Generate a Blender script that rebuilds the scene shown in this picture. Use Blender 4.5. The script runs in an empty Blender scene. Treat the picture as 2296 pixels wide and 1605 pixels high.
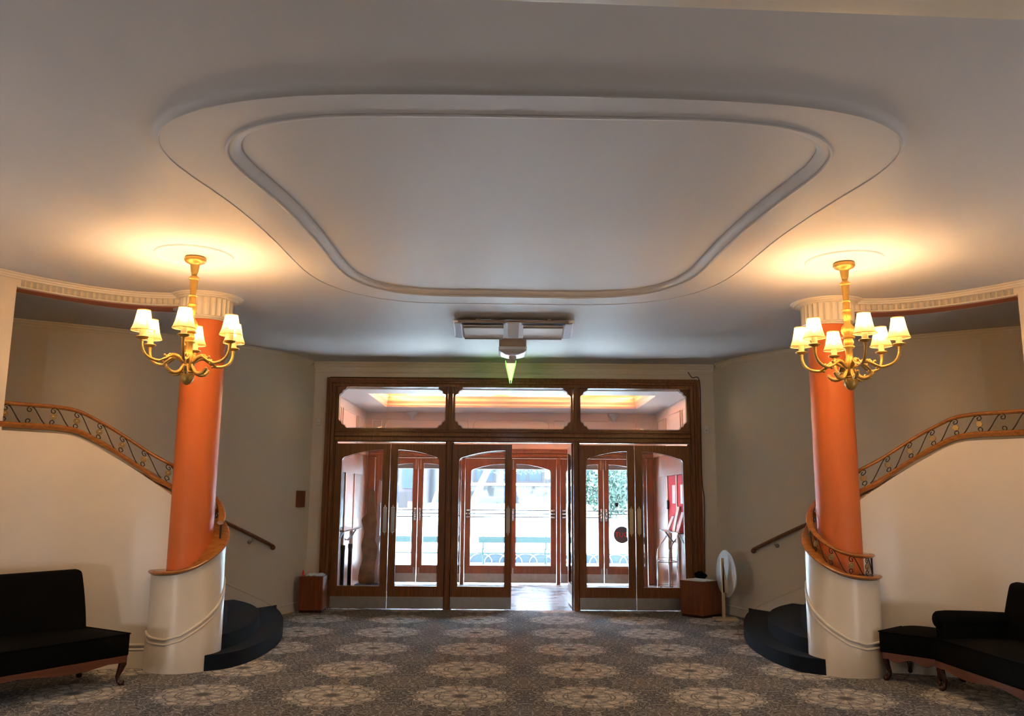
import bpy, bmesh, math, random
from mathutils import Vector, Matrix
from mathutils.geometry import tessellate_polygon
PI = math.pi
random.seed(7)
S = bpy.context.scene
COL = S.collection

# ------------------------------------------------------------------ camera
F, PITCH, ROLL, YAW, EYE = 1878.3, 0.1634, 0.0073, 0.0041, 1.6
fw = Vector((math.sin(YAW) * math.cos(PITCH), math.cos(YAW) * math.cos(PITCH), math.sin(PITCH)))
rt = Vector((math.cos(YAW), -math.sin(YAW), 0.0))
up = rt.cross(fw)
rt, up = rt * math.cos(ROLL) + up * math.sin(ROLL), -rt * math.sin(ROLL) + up * math.cos(ROLL)
cam = bpy.data.objects.new('camera', bpy.data.cameras.new('camera'))
COL.objects.link(cam)
cam.data.sensor_width = 36.0
cam.data.lens = F * 36.0 / 2296.0
cam.data.clip_start = 0.05
cam.data.clip_end = 300
m = Matrix((rt, up, -fw)).transposed().to_4x4()
m.translation = Vector((0, 0, EYE))
cam.matrix_world = m
S.camera = cam

# ------------------------------------------------------------------ world, sun, exposure
S.view_settings.view_transform = 'Standard'
S.view_settings.look = 'None'
S.view_settings.gamma = 1.0
S.view_settings.use_curve_mapping = False
S.view_settings.exposure = 1.0
S.cycles.max_bounces = 7
S.cycles.diffuse_bounces = 4
S.cycles.glossy_bounces = 3
S.cycles.transmission_bounces = 6
S.cycles.transparent_max_bounces = 12
S.cycles.caustics_reflective = False
S.cycles.caustics_refractive = False
S.cycles.sample_clamp_indirect = 60.0
S.cycles.use_denoising = True
W = bpy.data.worlds.new('world')
S.world = W
W.use_nodes = True
bg = W.node_tree.nodes['Background']
bg.inputs['Color'].default_value = (0.55, 0.75, 1.0, 1)
bg.inputs['Strength'].default_value = 27.0

def light(name, kind, loc, energy, col, **k):
    l = bpy.data.lights.new(name, kind)
    l.energy = energy
    l.color = col
    for a, b in k.items():
        setattr(l, a, b)
    o = bpy.data.objects.new(name, l)
    COL.objects.link(o)
    o.location = loc
    return o
sun = light('sun', 'SUN', (0, 20, 30), 28.0, (1.0, 0.95, 0.88), angle=0.01)
sun.rotation_euler = Vector((0.55, -0.65, -1.0)).to_track_quat('-Z', 'Y').to_euler()
# unseen fill lights added to brighten the room: low at both sides, high behind
for q in (-4.5, 4.65):
    light('side_fill_light', 'POINT', (q, 3.6, 0.75), 36.0, (0.97, 0.95, 1.0), shadow_soft_size=0.22)
light('rear_fill_light', 'POINT', (0.1, -4.0, 3.44), 45.0, (0.85, 0.90, 1.0), shadow_soft_size=0.05)

AX = 0.085            # the room's axis of symmetry
ZC = 3.55             # ceiling
YD = 12.31            # plane of the inner doors
YO = 16.0             # plane of the street doors

def P(s, u, y, z):
    return Vector((AX + s * u, y, z))

# ------------------------------------------------------------------ materials
class X:
    def __init__(s, nt, v): s.nt, s.v = nt, v
    def _op(s, op, *a):
        n = s.nt.nodes.new('ShaderNodeMath')
        n.operation = op
        for i, q in enumerate((s,) + a):
            if isinstance(q, X): s.nt.links.new(q.v, n.inputs[i])
            else: n.inputs[i].default_value = q
        return X(s.nt, n.outputs[0])
    def __add__(s, o): return s._op('ADD', o)
    def __sub__(s, o): return s._op('SUBTRACT', o)
    def __mul__(s, o): return s._op('MULTIPLY', o)
    def __truediv__(s, o): return s._op('DIVIDE', o)
    def sin(s): return s._op('SINE')
    def cos(s): return s._op('COSINE')
    def abs(s): return s._op('ABSOLUTE')
    def sqrt(s): return s._op('SQRT')
    def atan2(s, o): return s._op('ARCTAN2', o)
    def wrap(s, a, b): return s._op('WRAP', b, a)
    def lt(s, o): return s._op('LESS_THAN', o)
    def frac(s): return s._op('FRACT')
    def mx(s, o): return s._op('MAXIMUM', o)
    def mn(s, o): return s._op('MINIMUM', o)
    def ramp(s, a, b):
        n = s.nt.nodes.new('ShaderNodeMapRange')
        n.interpolation_type = 'SMOOTHSTEP'
        s.nt.links.new(s.v, n.inputs[0])
        n.inputs[1].default_value, n.inputs[2].default_value = a, b
        return X(s.nt, n.outputs[0])

MATS = {}
def newmat(name):
    mt = bpy.data.materials.new(name)
    mt.use_nodes = True
    MATS[name] = mt
    return mt, mt.node_tree, mt.node_tree.nodes['Principled BSDF']

def mixc(nt, fac, a, b):
    n = nt.nodes.new('ShaderNodeMix')
    n.data_type = 'RGBA'
    nt.links.new(fac.v if isinstance(fac, X) else fac, n.inputs[0])
    for i, q in ((6, a), (7, b)):
        if isinstance(q, tuple): n.inputs[i].default_value = (*q, 1)
        else: nt.links.new(q, n.inputs[i])
    return n.outputs[2]

def coord(nt, kind='Object'):
    return nt.nodes.new('ShaderNodeTexCoord').outputs[kind]

def noise(nt, vec, scale, detail=3.0, stretch=None, rough=0.5):
    if stretch:
        mp = nt.nodes.new('ShaderNodeMapping')
        mp.inputs['Scale'].default_value = stretch
        nt.links.new(vec, mp.inputs[0])
        vec = mp.outputs[0]
    n = nt.nodes.new('ShaderNodeTexNoise')
    n.inputs['Scale'].default_value = scale
    n.inputs['Detail'].default_value = detail
    n.inputs['Roughness'].default_value = rough
    nt.links.new(vec, n.inputs['Vector'])
    return X(nt, n.outputs[0])

def bump(nt, b, h, strength, dist=0.01):
    n = nt.nodes.new('ShaderNodeBump')
    n.inputs['Strength'].default_value = strength
    n.inputs['Distance'].default_value = dist
    nt.links.new(h.v, n.inputs['Height'])
    nt.links.new(n.outputs[0], b.inputs['Normal'])

def paint(name, c, rough=0.5, var=0.06, scale=1.4, spec=0.3, bmp=0.04):
    mt, nt, b = newmat(name)
    co = coord(nt)
    n = noise(nt, co, scale, 4)
    lo = tuple(q * (1 - var) for q in c); hi = tuple(min(1, q * (1 + var)) for q in c)
    nt.links.new(mixc(nt, n, lo, hi), b.inputs['Base Color'])
    b.inputs['Roughness'].default_value = rough
    b.inputs['Specular IOR Level'].default_value = spec
    if bmp: bump(nt, b, noise(nt, co, 60, 2), bmp)
    return mt

def wood(name, c1, c2, rough=0.3, axis=2, scale=5.0, spec=0.5, coat=0.0):
    mt, nt, b = newmat(name)
    co = coord(nt)
    st = [9.0, 9.0, 9.0]; st[axis] = 0.6
    n = noise(nt, co, scale, 6, tuple(st), 0.6)
    n2 = noise(nt, co, 1.3, 2)
    nt.links.new(mixc(nt, (n * 0.75 + n2 * 0.25).ramp(0.32, 0.68), c1, c2), b.inputs['Base Color'])
    b.inputs['Roughness'].default_value = rough
    b.inputs['Specular IOR Level'].default_value = spec
    b.inputs['Coat Weight'].default_value = coat
    b.inputs['Coat Roughness'].default_value = 0.12
    bump(nt, b, n, 0.06)
    return mt

def metal(name, c, rough=0.3, var=0.15, met=1.0):
    mt, nt, b = newmat(name)
    n = noise(nt, coord(nt), 14, 4)
    nt.links.new(mixc(nt, n, tuple(q * (1 - var) for q in c), c), b.inputs['Base Color'])
    b.inputs['Metallic'].default_value = met
    b.inputs['Roughness'].default_value = rough
    return mt

def emit(name, c, strength):
    mt, nt, b = newmat(name)
    b.inputs['Base Color'].default_value = (*c, 1)
    b.inputs['Emission Color'].default_value = (*c, 1)
    b.inputs['Emission Strength'].default_value = strength
    return mt

def glassmat(name, tint=(0.96, 0.98, 0.98), refl=0.9):
    mt, nt, b = newmat(name)
    out = nt.nodes['Material Output']
    tr = nt.nodes.new('ShaderNodeBsdfTransparent'); tr.inputs[0].default_value = (*tint, 1)
    gl = nt.nodes.new('ShaderNodeBsdfGlossy'); gl.inputs['Roughness'].default_value = 0.02
    fr = nt.nodes.new('ShaderNodeFresnel'); fr.inputs[0].default_value = 1.45
    mx = nt.nodes.new('ShaderNodeMixShader')
    nt.links.new((X(nt, fr.outputs[0]) * refl).v, mx.inputs[0])
    nt.links.new(tr.outputs[0], mx.inputs[1]); nt.links.new(gl.outputs[0], mx.inputs[2])
    nt.links.new(mx.outputs[0], out.inputs[0])
    return mt

cream = paint('cream_wall_paint', (0.74, 0.65, 0.53), 0.32, 0.03, 0.9, 0.45, 0.02)
ceilp = paint('ceiling_paint', (0.64, 0.625, 0.63), 0.55, 0.03, 0.7, 0.25)
trimp = paint('trim_paint', (0.76, 0.68, 0.56), 0.4, 0.02, 2, 0.35, 0)
orange = paint('orange_column_paint', (0.67, 0.17, 0.045), 0.45, 0.03, 1.2, 0.25, 0)
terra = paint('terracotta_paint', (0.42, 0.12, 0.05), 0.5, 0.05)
railwood = wood('polished_rail_wood', (0.30, 0.105, 0.022), (0.46, 0.185, 0.045), 0.25, 0, 5, 0.5, 0.3)
doorwood = wood('brown_door_wood', (0.145, 0.052, 0.014), (0.26, 0.100, 0.028), 0.33, 2, 5, 0.3, 0.06)
outwood = wood('red_brown_door_wood', (0.19, 0.068, 0.030), (0.30, 0.110, 0.050), 0.3, 2, 5)
boxwood = wood('red_brown_box_veneer', (0.15, 0.042, 0.012), (0.24, 0.070, 0.020), 0.28, 2, 4)
legwood = wood('dark_mahogany', (0.030, 0.009, 0.005), (0.060, 0.016, 0.008), 0.2, 2, 6, 0.6)
apronwood = wood('orange_brown_apron_wood', (0.11, 0.034, 0.014), (0.17, 0.054, 0.023), 0.3, 0, 5)
palewood = wood('pale_plywood', (0.55, 0.42, 0.25), (0.68, 0.54, 0.34), 0.5, 2, 3)
gold = metal('gilded_brass', (0.60, 0.36, 0.09), 0.45, 0.4, 0.7)
brass = metal('pale_brass', (0.78, 0.66, 0.40), 0.32, 0.25)
iron = metal('dark_wrought_iron', (0.05, 0.042, 0.035), 0.5, 0.3, 0.6)
rosettem = metal('dull_gold_rosette', (0.45, 0.31, 0.13), 0.45, 0.4, 0.5)
chrome = metal('chrome', (0.85, 0.88, 0.92), 0.12, 0.05)
steel = metal('scuffed_steel', (0.50, 0.46, 0.41), 0.38, 0.3, 0.85)
darksteel = metal('dark_bar_metal', (0.06, 0.075, 0.085), 0.35, 0.2)
blackm = paint('black_plastic', (0.012, 0.013, 0.016), 0.4, 0.1)
whitep = paint('white_plastic', (0.75, 0.74, 0.71), 0.45, 0.02, 2, 0.4, 0)
paper = paint('white_paper', (0.80, 0.80, 0.80), 0.6, 0.08, 9, 0.2, 0.2)
redp = paint('red_felt', (0.62, 0.02, 0.045), 0.8, 0.08)
redpl = paint('red_plastic', (0.80, 0.03, 0.015), 0.3, 0.03)
pinkp = paint('pink_plaster_paint', (0.78, 0.62, 0.54), 0.55, 0.02)
peach = paint('peach_cove_paint', (0.80, 0.46, 0.29), 0.55, 0.03)
greyp = paint('grey_soffit_paint', (0.58, 0.55, 0.55), 0.6, 0.02)
navy = paint('navy_board', (0.010, 0.022, 0.055), 0.5, 0.1)
lilac = paint('pale_lilac_board', (0.55, 0.47, 0.52), 0.6, 0.12, 5)
tan = paint('tan_card', (0.42, 0.22, 0.10), 0.6, 0.1)
candle = paint('ivory_candle_sleeve', (0.80, 0.62, 0.36), 0.5, 0.05, 8)
glass = glassmat('door_glass')
bevelg = glassmat('bevelled_glass_edge', (0.85, 0.92, 1.0), 2.6)

def cloth(name, c, sheen=0.15, scale=220):
    mt, nt, b = newmat(name)
    co = coord(nt)
    n = noise(nt, co, 6, 5)
    nt.links.new(mixc(nt, n, tuple(q * 0.7 for q in c), tuple(q * 1.3 for q in c)), b.inputs['Base Color'])
    b.inputs['Roughness'].default_value = 0.85
    b.inputs['Specular IOR Level'].default_value = 0.06
    b.inputs['Sheen Weight'].default_value = sheen
    b.inputs['Sheen Roughness'].default_value = 0.4
    bump(nt, b, noise(nt, co, scale, 2), 0.25)
    return mt
black_velvet = cloth('black_velvet', (0.0035, 0.0035, 0.0030), 0.0)
stair_carpet = cloth('navy_stair_carpet', (0.010, 0.013, 0.019), 0.05, 300)

# patterned carpet
mt, nt, b = newmat('medallion_carpet')
sp = nt.nodes.new('ShaderNodeSeparateXYZ')
nt.links.new(coord(nt), sp.inputs[0])
x0, y0 = X(nt, sp.outputs[0]), X(nt, sp.outputs[1])
GX, GY, SX, SY = -0.3677, 7.1412, 1.0423, 1.0635
fx = (x0 - GX).wrap(-SX / 2, SX / 2); fy = (y0 - GY).wrap(-SY / 2, SY / 2)
ax_, ay_ = fx.abs(), fy.abs()
cb = nt.nodes.new('ShaderNodeCombineXYZ')
nt.links.new(ax_.v, cb.inputs[0]); nt.links.new(ay_.v, cb.inputs[1])
mir = cb.outputs[0]
r = (fx * fx + fy * fy).sqrt(); th = fy.atan2(fx)
wob = noise(nt, mir, 9, 2) - 0.5
lob = (th * 8.0).cos().abs()
edge = lob * 0.032 + 0.360 + wob * 0.03
med = (edge - r).ramp(-0.008, 0.008)
# petals in three rings
pet = (th * 8.0 + 0.2).cos() * (r * 26.0 + wob * 2.0).cos()
pet2 = (th * 12.0).sin() * (r * 44.0).sin() + (wob * 3.0)
outl = (pet.abs().lt(0.10)).mx(pet2.abs().lt(0.09)).mx((r - 0.055).abs().lt(0.010)).mx((r - 0.21).abs().lt(0.006)).mx((edge - r - 0.02).abs().lt(0.007))
star = r.lt(0.045)
shade = pet.ramp(-0.7, 0.7)
c_med = mixc(nt, shade, (0.40, 0.37, 0.32), (0.66, 0.60, 0.49))
c_med = mixc(nt, outl, c_med, (0.15, 0.137, 0.12))
fil = ((noise(nt, mir, 15.0, 2.0) * 9.0).frac() - 0.5).abs().lt(0.13)
c_med = mixc(nt, fil * 0.5, c_med, (0.21, 0.19, 0.165))
c_med = mixc(nt, star, c_med, (0.07, 0.066, 0.06))
# scrolling ground
n1 = noise(nt, mir, 7.0, 2.0, None, 0.4); n2 = noise(nt, mir, 17.0, 1.0)
lines = ((n1 * 9.0).frac() - 0.5).abs().lt(0.10)
lines2 = ((n2 * 6.0 + 0.3).frac() - 0.5).abs().lt(0.13)
r2 = ((ax_ - SX / 2) * (ax_ - SX / 2) + (ay_ - SY / 2) * (ay_ - SY / 2)).sqrt()
sec = (r2 - 0.19 - wob * 0.05).ramp(0.012, -0.012)
vor = nt.nodes.new('ShaderNodeTexVoronoi'); vor.inputs['Scale'].default_value = 26
nt.links.new(mir, vor.inputs['Vector'])
blob = X(nt, vor.outputs['Distance']).lt(0.30)
c_bg = mixc(nt, blob, (0.034, 0.034, 0.037), (0.090, 0.085, 0.078))
c_bg = mixc(nt, sec * 0.40, c_bg, (0.17, 0.147, 0.117))
c_bg = mixc(nt, lines, c_bg, (0.40, 0.36, 0.29))
c_bg = mixc(nt, lines2, c_bg, (0.22, 0.205, 0.18))
allc = mixc(nt, med, c_bg, c_med)
nt.links.new(allc, b.inputs['Base Color'])
b.inputs['Roughness'].default_value = 0.9
b.inputs['Specular IOR Level'].default_value = 0.2
b.inputs['Sheen Weight'].default_value = 0.12
b.inputs['Sheen Roughness'].default_value = 0.5
bump(nt, b, noise(nt, coord(nt), 350, 2), 0.3)
carpet = mt

# lamp shade: thin silk that lets the bulb through
mt, nt, b = newmat('lit_silk_shade')
out = nt.nodes['Material Output']
tl = nt.nodes.new('ShaderNodeBsdfTranslucent'); tl.inputs[0].default_value = (0.75, 0.46, 0.18, 1)
df = nt.nodes.new('ShaderNodeBsdfDiffuse'); df.inputs[0].default_value = (0.62, 0.40, 0.17, 1)
tp = nt.nodes.new('ShaderNodeBsdfTransparent'); tp.inputs[0].default_value = (1.0, 0.86, 0.62, 1)
mx1 = nt.nodes.new('ShaderNodeMixShader'); mx1.inputs[0].default_value = 0.35
mx2 = nt.nodes.new('ShaderNodeMixShader'); mx2.inputs[0].default_value = 0.50
nt.links.new(tl.outputs[0], mx1.inputs[1]); nt.links.new(df.outputs[0], mx1.inputs[2])
nt.links.new(mx1.outputs[0], mx2.inputs[1]); nt.links.new(tp.outputs[0], mx2.inputs[2])
nt.links.new(mx2.outputs[0], out.inputs[0])
shadem = mt
hem = paint('amber_shade_hem', (0.55, 0.30, 0.09), 0.6)
bulbm = emit('lit_bulb', (1.0, 0.80, 0.50), 30.0)
tubem = emit('warm_cove_tube', (1.0, 0.66, 0.36), 190.0)
signg = emit('green_sign_face', (0.25, 1.0, 0.10), 1.0)
signy = emit('pale_yellow_sign_end', (1.0, 0.93, 0.55), 0.42)

# stone, brick, paving, leaves outside
def brick(name, c1, c2, mortar, w, h, rot=True, sc=1.0):
    mt, nt, b = newmat(name)
    co = coord(nt)
    mp = nt.nodes.new('ShaderNodeMapping')
    if rot: mp.inputs['Rotation'].default_value = (PI / 2, 0, 0)
    nt.links.new(co, mp.inputs[0])
    br = nt.nodes.new('ShaderNodeTexBrick')
    br.inputs['Color1'].default_value = (*c1, 1); br.inputs['Color2'].default_value = (*c2, 1)
    br.inputs['Mortar'].default_value = (*mortar, 1)
    br.inputs['Scale'].default_value = sc
    br.inputs['Brick Width'].default_value = w; br.inputs['Row Height'].default_value = h
    br.inputs['Mortar Size'].default_value = 0.012
    nt.links.new(mp.outputs[0], br.inputs['Vector'])
    n = noise(nt, co, 3.0, 5)
    nt.links.new(mixc(nt, n.ramp(0.50, 0.64), br.outputs[0], tuple(q * 0.2 for q in c2)), b.inputs['Base Color'])
    b.inputs['Roughness'].default_value = 0.85
    return mt
stonem = brick('grey_rubble_stone', (0.050, 0.043, 0.034), (0.034, 0.028, 0.022), (0.058, 0.052, 0.046), 0.55, 0.26)
brickm = brick('brown_brick', (0.046, 0.034, 0.024), (0.038, 0.028, 0.020), (0.05, 0.045, 0.04), 0.24, 0.085)
tilem = brick('pale_vestibule_tile', (0.36, 0.38, 0.41), (0.32, 0.34, 0.37), (0.30, 0.31, 0.32), 0.9, 0.9, False)
tilem.node_tree.nodes['Principled BSDF'].inputs['Roughness'].default_value = 0.22
road = paint('sunlit_paving', (0.70, 0.68, 0.64), 0.9, 0.05)
leafm = paint('green_leaves', (0.014, 0.034, 0.020), 0.5, 0.5, 4, 0.3, 0)
barkm = paint('pale_trunk', (0.16, 0.15, 0.14), 0.8, 0.1, 5)
benchg = paint('dark_green_bench_paint', (0.002, 0.0135, 0.012), 0.6, 0.1)
sky_glass = paint('blue_window_pane', (0.010, 0.017, 0.025), 0.3, 0.3, 3)
frameb = paint('brown_window_frame', (0.012, 0.007, 0.006), 0.5)

# ------------------------------------------------------------------ mesh building
class MB:
    def __init__(s): s.v, s.f = [], []
    def add(s, vs, fs):
        k = len(s.v)
        s.v += [Vector(q) for q in vs]
        s.f += [tuple(i + k for i in f) for f in fs]
        return s
    def box(s, a, b, mat=None):
        (x0, y0, z0), (x1, y1, z1) = a, b
        vs = [Vector((x, y, z)) for z in (z0, z1) for y in (y0, y1) for x in (x0, x1)]
        if mat: vs = [mat @ q for q in vs]
        return s.add(vs, [(0, 2, 3, 1), (4, 5, 7, 6), (0, 1, 5, 4), (2, 6, 7, 3), (0, 4, 6, 2), (1, 3, 7, 5)])
    def tube(s, path, rad, n=8, closed=False, caps=True):
        path = [Vector(p) for p in path]
        m_ = len(path)
        rs = rad if isinstance(rad, (list, tuple)) else [rad] * m_
        rings, prev = [], None
        for i, p in enumerate(path):
            a = path[(i - 1) % m_] if (closed or i > 0) else path[i]
            c = path[(i + 1) % m_] if (closed or i < m_ - 1) else path[i]
            t = (c - a).normalized()
            if prev is None:
                ref = Vector((0, 0, 1)) if abs(t.z) < 0.9 else Vector((1, 0, 0))
                nx = t.cross(ref).normalized()
            else:
                nx = (prev - t * prev.dot(t)).normalized()
            prev = nx
            ny = t.cross(nx)
            rings.append([p + (nx * math.cos(2 * PI * k / n) + ny * math.sin(2 * PI * k / n)) * rs[i] for k in range(n)])
        vs = [q for rg in rings for q in rg]
        fs = []
        for i in range(m_ if closed else m_ - 1):
            j = (i + 1) % m_
            for k in range(n):
                l = (k + 1) % n
                fs.append((i * n + k, i * n + l, j * n + l, j * n + k))
        if caps and not closed:
            fs.append(tuple(range(n))[::-1]); fs.append(tuple((m_ - 1) * n + k for k in range(n)))
        return s.add(vs, fs)
    def lathe(s, prof, n=24, c=(0, 0, 0), flute=None, mat=None):
        c = Vector(c); vs = []; fs = []
        for r_, z in prof:
            for k in range(n):
                a = 2 * PI * k / n
                rr = r_ if not flute else flute(r_, z, a)
                q = Vector((rr * math.cos(a), rr * math.sin(a), z))
                vs.append((mat @ q if mat else q) + c)
        for i in range(len(prof) - 1):
            for k in range(n):
                l = (k + 1) % n
                fs.append((i * n + k, i * n + l, (i + 1) * n + l, (i + 1) * n + k))
        fs.append(tuple(range(n))[::-1]); fs.append(tuple((len(prof) - 1) * n + k for k in range(n)))
        return s.add(vs, fs)
    def sphere(s, c, r_, n=12, sc=(1, 1, 1)):
        prof = [(max(1e-4, r_ * math.sin(PI * i / n)), -r_ * math.cos(PI * i / n)) for i in range(n + 1)]
        return s.lathe(prof, n * 2 if n < 12 else n + 8, c, mat=Matrix.Diagonal((*sc, 1)).to_3x3())
    def loft(s, rings, closed_ring=True, closed_path=False, caps=False):
        n = len(rings[0]); vs = [q for rg in rings for q in rg]; fs = []
        mm = len(rings)
        for i in range(mm if closed_path else mm - 1):
            j = (i + 1) % mm
            for k in range(n if closed_ring else n - 1):
                l = (k + 1) % n
                fs.append((i * n + k, i * n + l, j * n + l, j * n + k))
        if caps:
            fs.append(tuple(range(n))[::-1]); fs.append(tuple((mm - 1) * n + k for k in range(n)))
        return s.add(vs, fs)
    def plate(s, outer, holes, f, t0, t1):
        """flat plate with holes: outlines in 2D, f(a, b, t) -> 3D point"""
        polys = [outer] + holes
        tri = tessellate_polygon([[Vector((a, b, 0)) for a, b in q] for q in polys])
        flat = [q for pl in polys for q in pl]; N = len(flat)
        vs = [f(a, b, t0) for a, b in flat] + [f(a, b, t1) for a, b in flat]
        fs = [t for t in tri] + [tuple(i + N for i in t[::-1]) for t in tri]
        k = 0
        for pl in polys:
            L_ = len(pl)
            for i in range(L_):
                j = (i + 1) % L_
                fs.append((k + i, k + j, k + j + N, k + i + N))
            k += L_
        return s.add(vs, fs)
    def build(s, name, mat, parent=None, smooth=35, world=True, bevel=0, subsurf=0):
        me = bpy.data.meshes.new(name)
        off = Vector((0, 0, 0))
        if parent and world:
            q = parent
            while q: off = off + Vector(q.location); q = q.parent
        me.from_pydata([tuple(v - off) for v in s.v], [], s.f)
        bm = bmesh.new(); bm.from_mesh(me)
        bmesh.ops.remove_doubles(bm, verts=bm.verts, dist=1e-5)
        bmesh.ops.recalc_face_normals(bm, faces=bm.faces)
        bm.to_mesh(me); bm.free()
        if smooth:
            me.shade_smooth()
            me.set_sharp_from_angle(angle=math.radians(smooth))
        me.materials.append(mat)
        o = bpy.data.objects.new(name, me)
        COL.objects.link(o)
        if parent: o.parent = parent
        if bevel:
            bv = o.modifiers.new('bevel', 'BEVEL'); bv.width = bevel; bv.segments = 3; bv.limit_method = 'ANGLE'
        if subsurf:
            ss = o.modifiers.new('subsurf', 'SUBSURF'); ss.levels = ss.render_levels = subsurf
        return o

def tag(o, label=None, cat=None, group=None, kind=None):
    for k, v in (('label', label), ('category', cat), ('group', group), ('kind', kind)):
        if v: o[k] = v
    return o
def thing(name, label, cat, loc=(0, 0, 0), rz=0, group=None, kind=None):
    o = bpy.data.objects.new(name, None)
    COL.objects.link(o)
    o.empty_display_size = 0.05
    o.location = loc; o.rotation_euler.z = rz
    return tag(o, label, cat, group, kind)
def struct(o, label=None, cat=None): return tag(o, label, cat, None, 'structure')
def copy_tree(o, parent=None):
    c = o.copy(); COL.objects.link(c); c.parent = parent
    for ch in list(o.children): copy_tree(ch, c)
    return c

def crom(pts, n=8, closed=False):
    pts = [Vector(p) if len(p) == 3 else Vector((p[0], p[1], 0)) for p in pts]
    L_ = len(pts); res = []
    for i in range(L_ if closed else L_ - 1):
        p1, p2 = pts[i], pts[(i + 1) % L_]
        p0 = pts[i - 1] if (closed or i > 0) else p1 * 2 - p2
        p3 = pts[(i + 2) % L_] if (closed or i < L_ - 2) else p2 * 2 - p1
        for k in range(n):
            t = k / n
            res.append(0.5 * ((2 * p1) + (p2 - p0) * t + (2 * p0 - 5 * p1 + 4 * p2 - p3) * t * t + (3 * p1 - p0 - 3 * p2 + p3) * t ** 3))
    if not closed: res.append(pts[-1].copy())
    return res
def resample(pts, n, closed=False):
    q = list(pts) + ([pts[0]] if closed else [])
    d = [0]
    for a, c in zip(q, q[1:]): d.append(d[-1] + (c - a).length)
    res = []; j = 0
    for i in range(n):
        t = d[-1] * i / (n if closed else n - 1)
        while j < len(q) - 2 and d[j + 1] < t: j += 1
        w = (t - d[j]) / max(1e-9, d[j + 1] - d[j])
        res.append(q[j].lerp(q[j + 1], min(1, w)))
    return res
def smooth_loop(pts, it):
    for _ in range(it):
        n = len(pts)
        pts = [pts[i - 1] * 0.25 + pts[i] * 0.5 + pts[(i + 1) % n] * 0.25 for i in range(n)]
    return pts
def normals2(pts, closed=False):
    n = len(pts); res = []
    for i in range(n):
        a = pts[i - 1] if (closed or i > 0) else pts[i]
        c = pts[(i + 1) % n] if (closed or i < n - 1) else pts[i]
        t = (c - a); t.z = 0; t.normalize()
        res.append(Vector((t.y, -t.x, 0)))
    return res
def lerp(a, b, t): return a + (b - a) * t
def interp(tab, x):
    if x <= tab[0][0]: return tab[0][1]
    for (a, p), (c, q) in zip(tab, tab[1:]):
        if x <= c: return lerp(p, q, (x - a) / (c - a))
    return tab[-1][1]

# ================================================================== the room
# outlines of the plaster ring on the ceiling, in metres
LIP = [(-0.78, 3.772), (-1.047, 3.796), (-1.309, 3.851), (-1.559, 3.947), (-1.779, 4.099), (-1.928, 4.319), (-1.97, 4.582), (-1.942, 4.848), (-1.893, 5.112), (-1.852, 5.377), (-1.824, 5.643), (-1.805, 5.911), (-1.794, 6.179), (-1.789, 6.447), (-1.784, 6.715), (-1.773, 6.983), (-1.739, 7.248), (-1.666, 7.506), (-1.544, 7.744), (-1.369, 7.946), (-1.15, 8.099), (-0.897, 8.185), (-0.631, 8.214), (-0.363, 8.217), (-0.094, 8.219), (0.174, 8.224), (0.442, 8.23), (0.71, 8.231), (0.977, 8.209), (1.236, 8.145), (1.473, 8.022), (1.666, 7.836), (1.802, 7.607), (1.892, 7.354), (1.943, 7.091), (1.967, 6.824), (1.977, 6.556), (1.987, 6.288), (2.003, 6.021), (2.029, 5.754), (2.065, 5.488), (2.109, 5.224), (2.159, 4.961), (2.197, 4.695), (2.182, 4.429), (2.068, 4.189), (1.866, 4.015), (1.621, 3.907), (1.361, 3.844), (1.095, 3.81), (0.828, 3.791), (0.56, 3.778), (0.292, 3.77), (0.024, 3.766), (-0.244, 3.764), (-0.512, 3.765)]
BEAD = [(-0.823, 4.003), (-1.069, 4.038), (-1.303, 4.123), (-1.497, 4.276), (-1.602, 4.5), (-1.605, 4.748), (-1.566, 4.994), (-1.53, 5.241), (-1.504, 5.489), (-1.487, 5.738), (-1.476, 5.987), (-1.469, 6.236), (-1.465, 6.485), (-1.461, 6.735), (-1.448, 6.983), (-1.409, 7.229), (-1.32, 7.462), (-1.171, 7.66), (-0.967, 7.801), (-0.727, 7.868), (-0.479, 7.882), (-0.229, 7.883), (0.02, 7.891), (0.269, 7.903), (0.518, 7.911), (0.767, 7.905), (1.012, 7.863), (1.237, 7.757), (1.414, 7.583), (1.537, 7.367), (1.609, 7.129), (1.64, 6.882), (1.651, 6.633), (1.658, 6.383), (1.669, 6.134), (1.685, 5.886), (1.706, 5.637), (1.731, 5.389), (1.763, 5.142), (1.801, 4.895), (1.826, 4.648), (1.784, 4.404), (1.632, 4.21), (1.413, 4.093), (1.17, 4.036), (0.922, 4.014), (0.673, 4.007), (0.424, 4.004), (0.174, 4.0), (-0.075, 3.996), (-0.324, 3.994), (-0.574, 3.994)]
ZB = ZC - 0.045
lip = resample(crom(LIP, 6, True), 220, True)
bead = resample(crom(BEAD, 6, True), 220, True)
def offs(loop, d, z):
    nn = normals2(loop, True)
    area = sum(a.x * b.y - b.x * a.y for a, b in zip(loop, loop[1:] + loop[:1]))
    sg = 1 if area > 0 else -1
    return [Vector((p.x + n.x * d * sg, p.y + n.y * d * sg, z)) for p, n in zip(loop, nn)]
mb = MB()
outerC = offs(lip, 0.045, ZC)
big = [(-11, -8.5), (11, -8.5), (11, 12.6), (-11, 12.6)]
tri = tessellate_polygon([[Vector((*q, 0)) for q in big], [Vector((p.x, p.y, 0)) for p in outerC]])
mb.add([Vector((*q, ZC)) for q in big] + outerC, [tuple(t) for t in tri])
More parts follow.
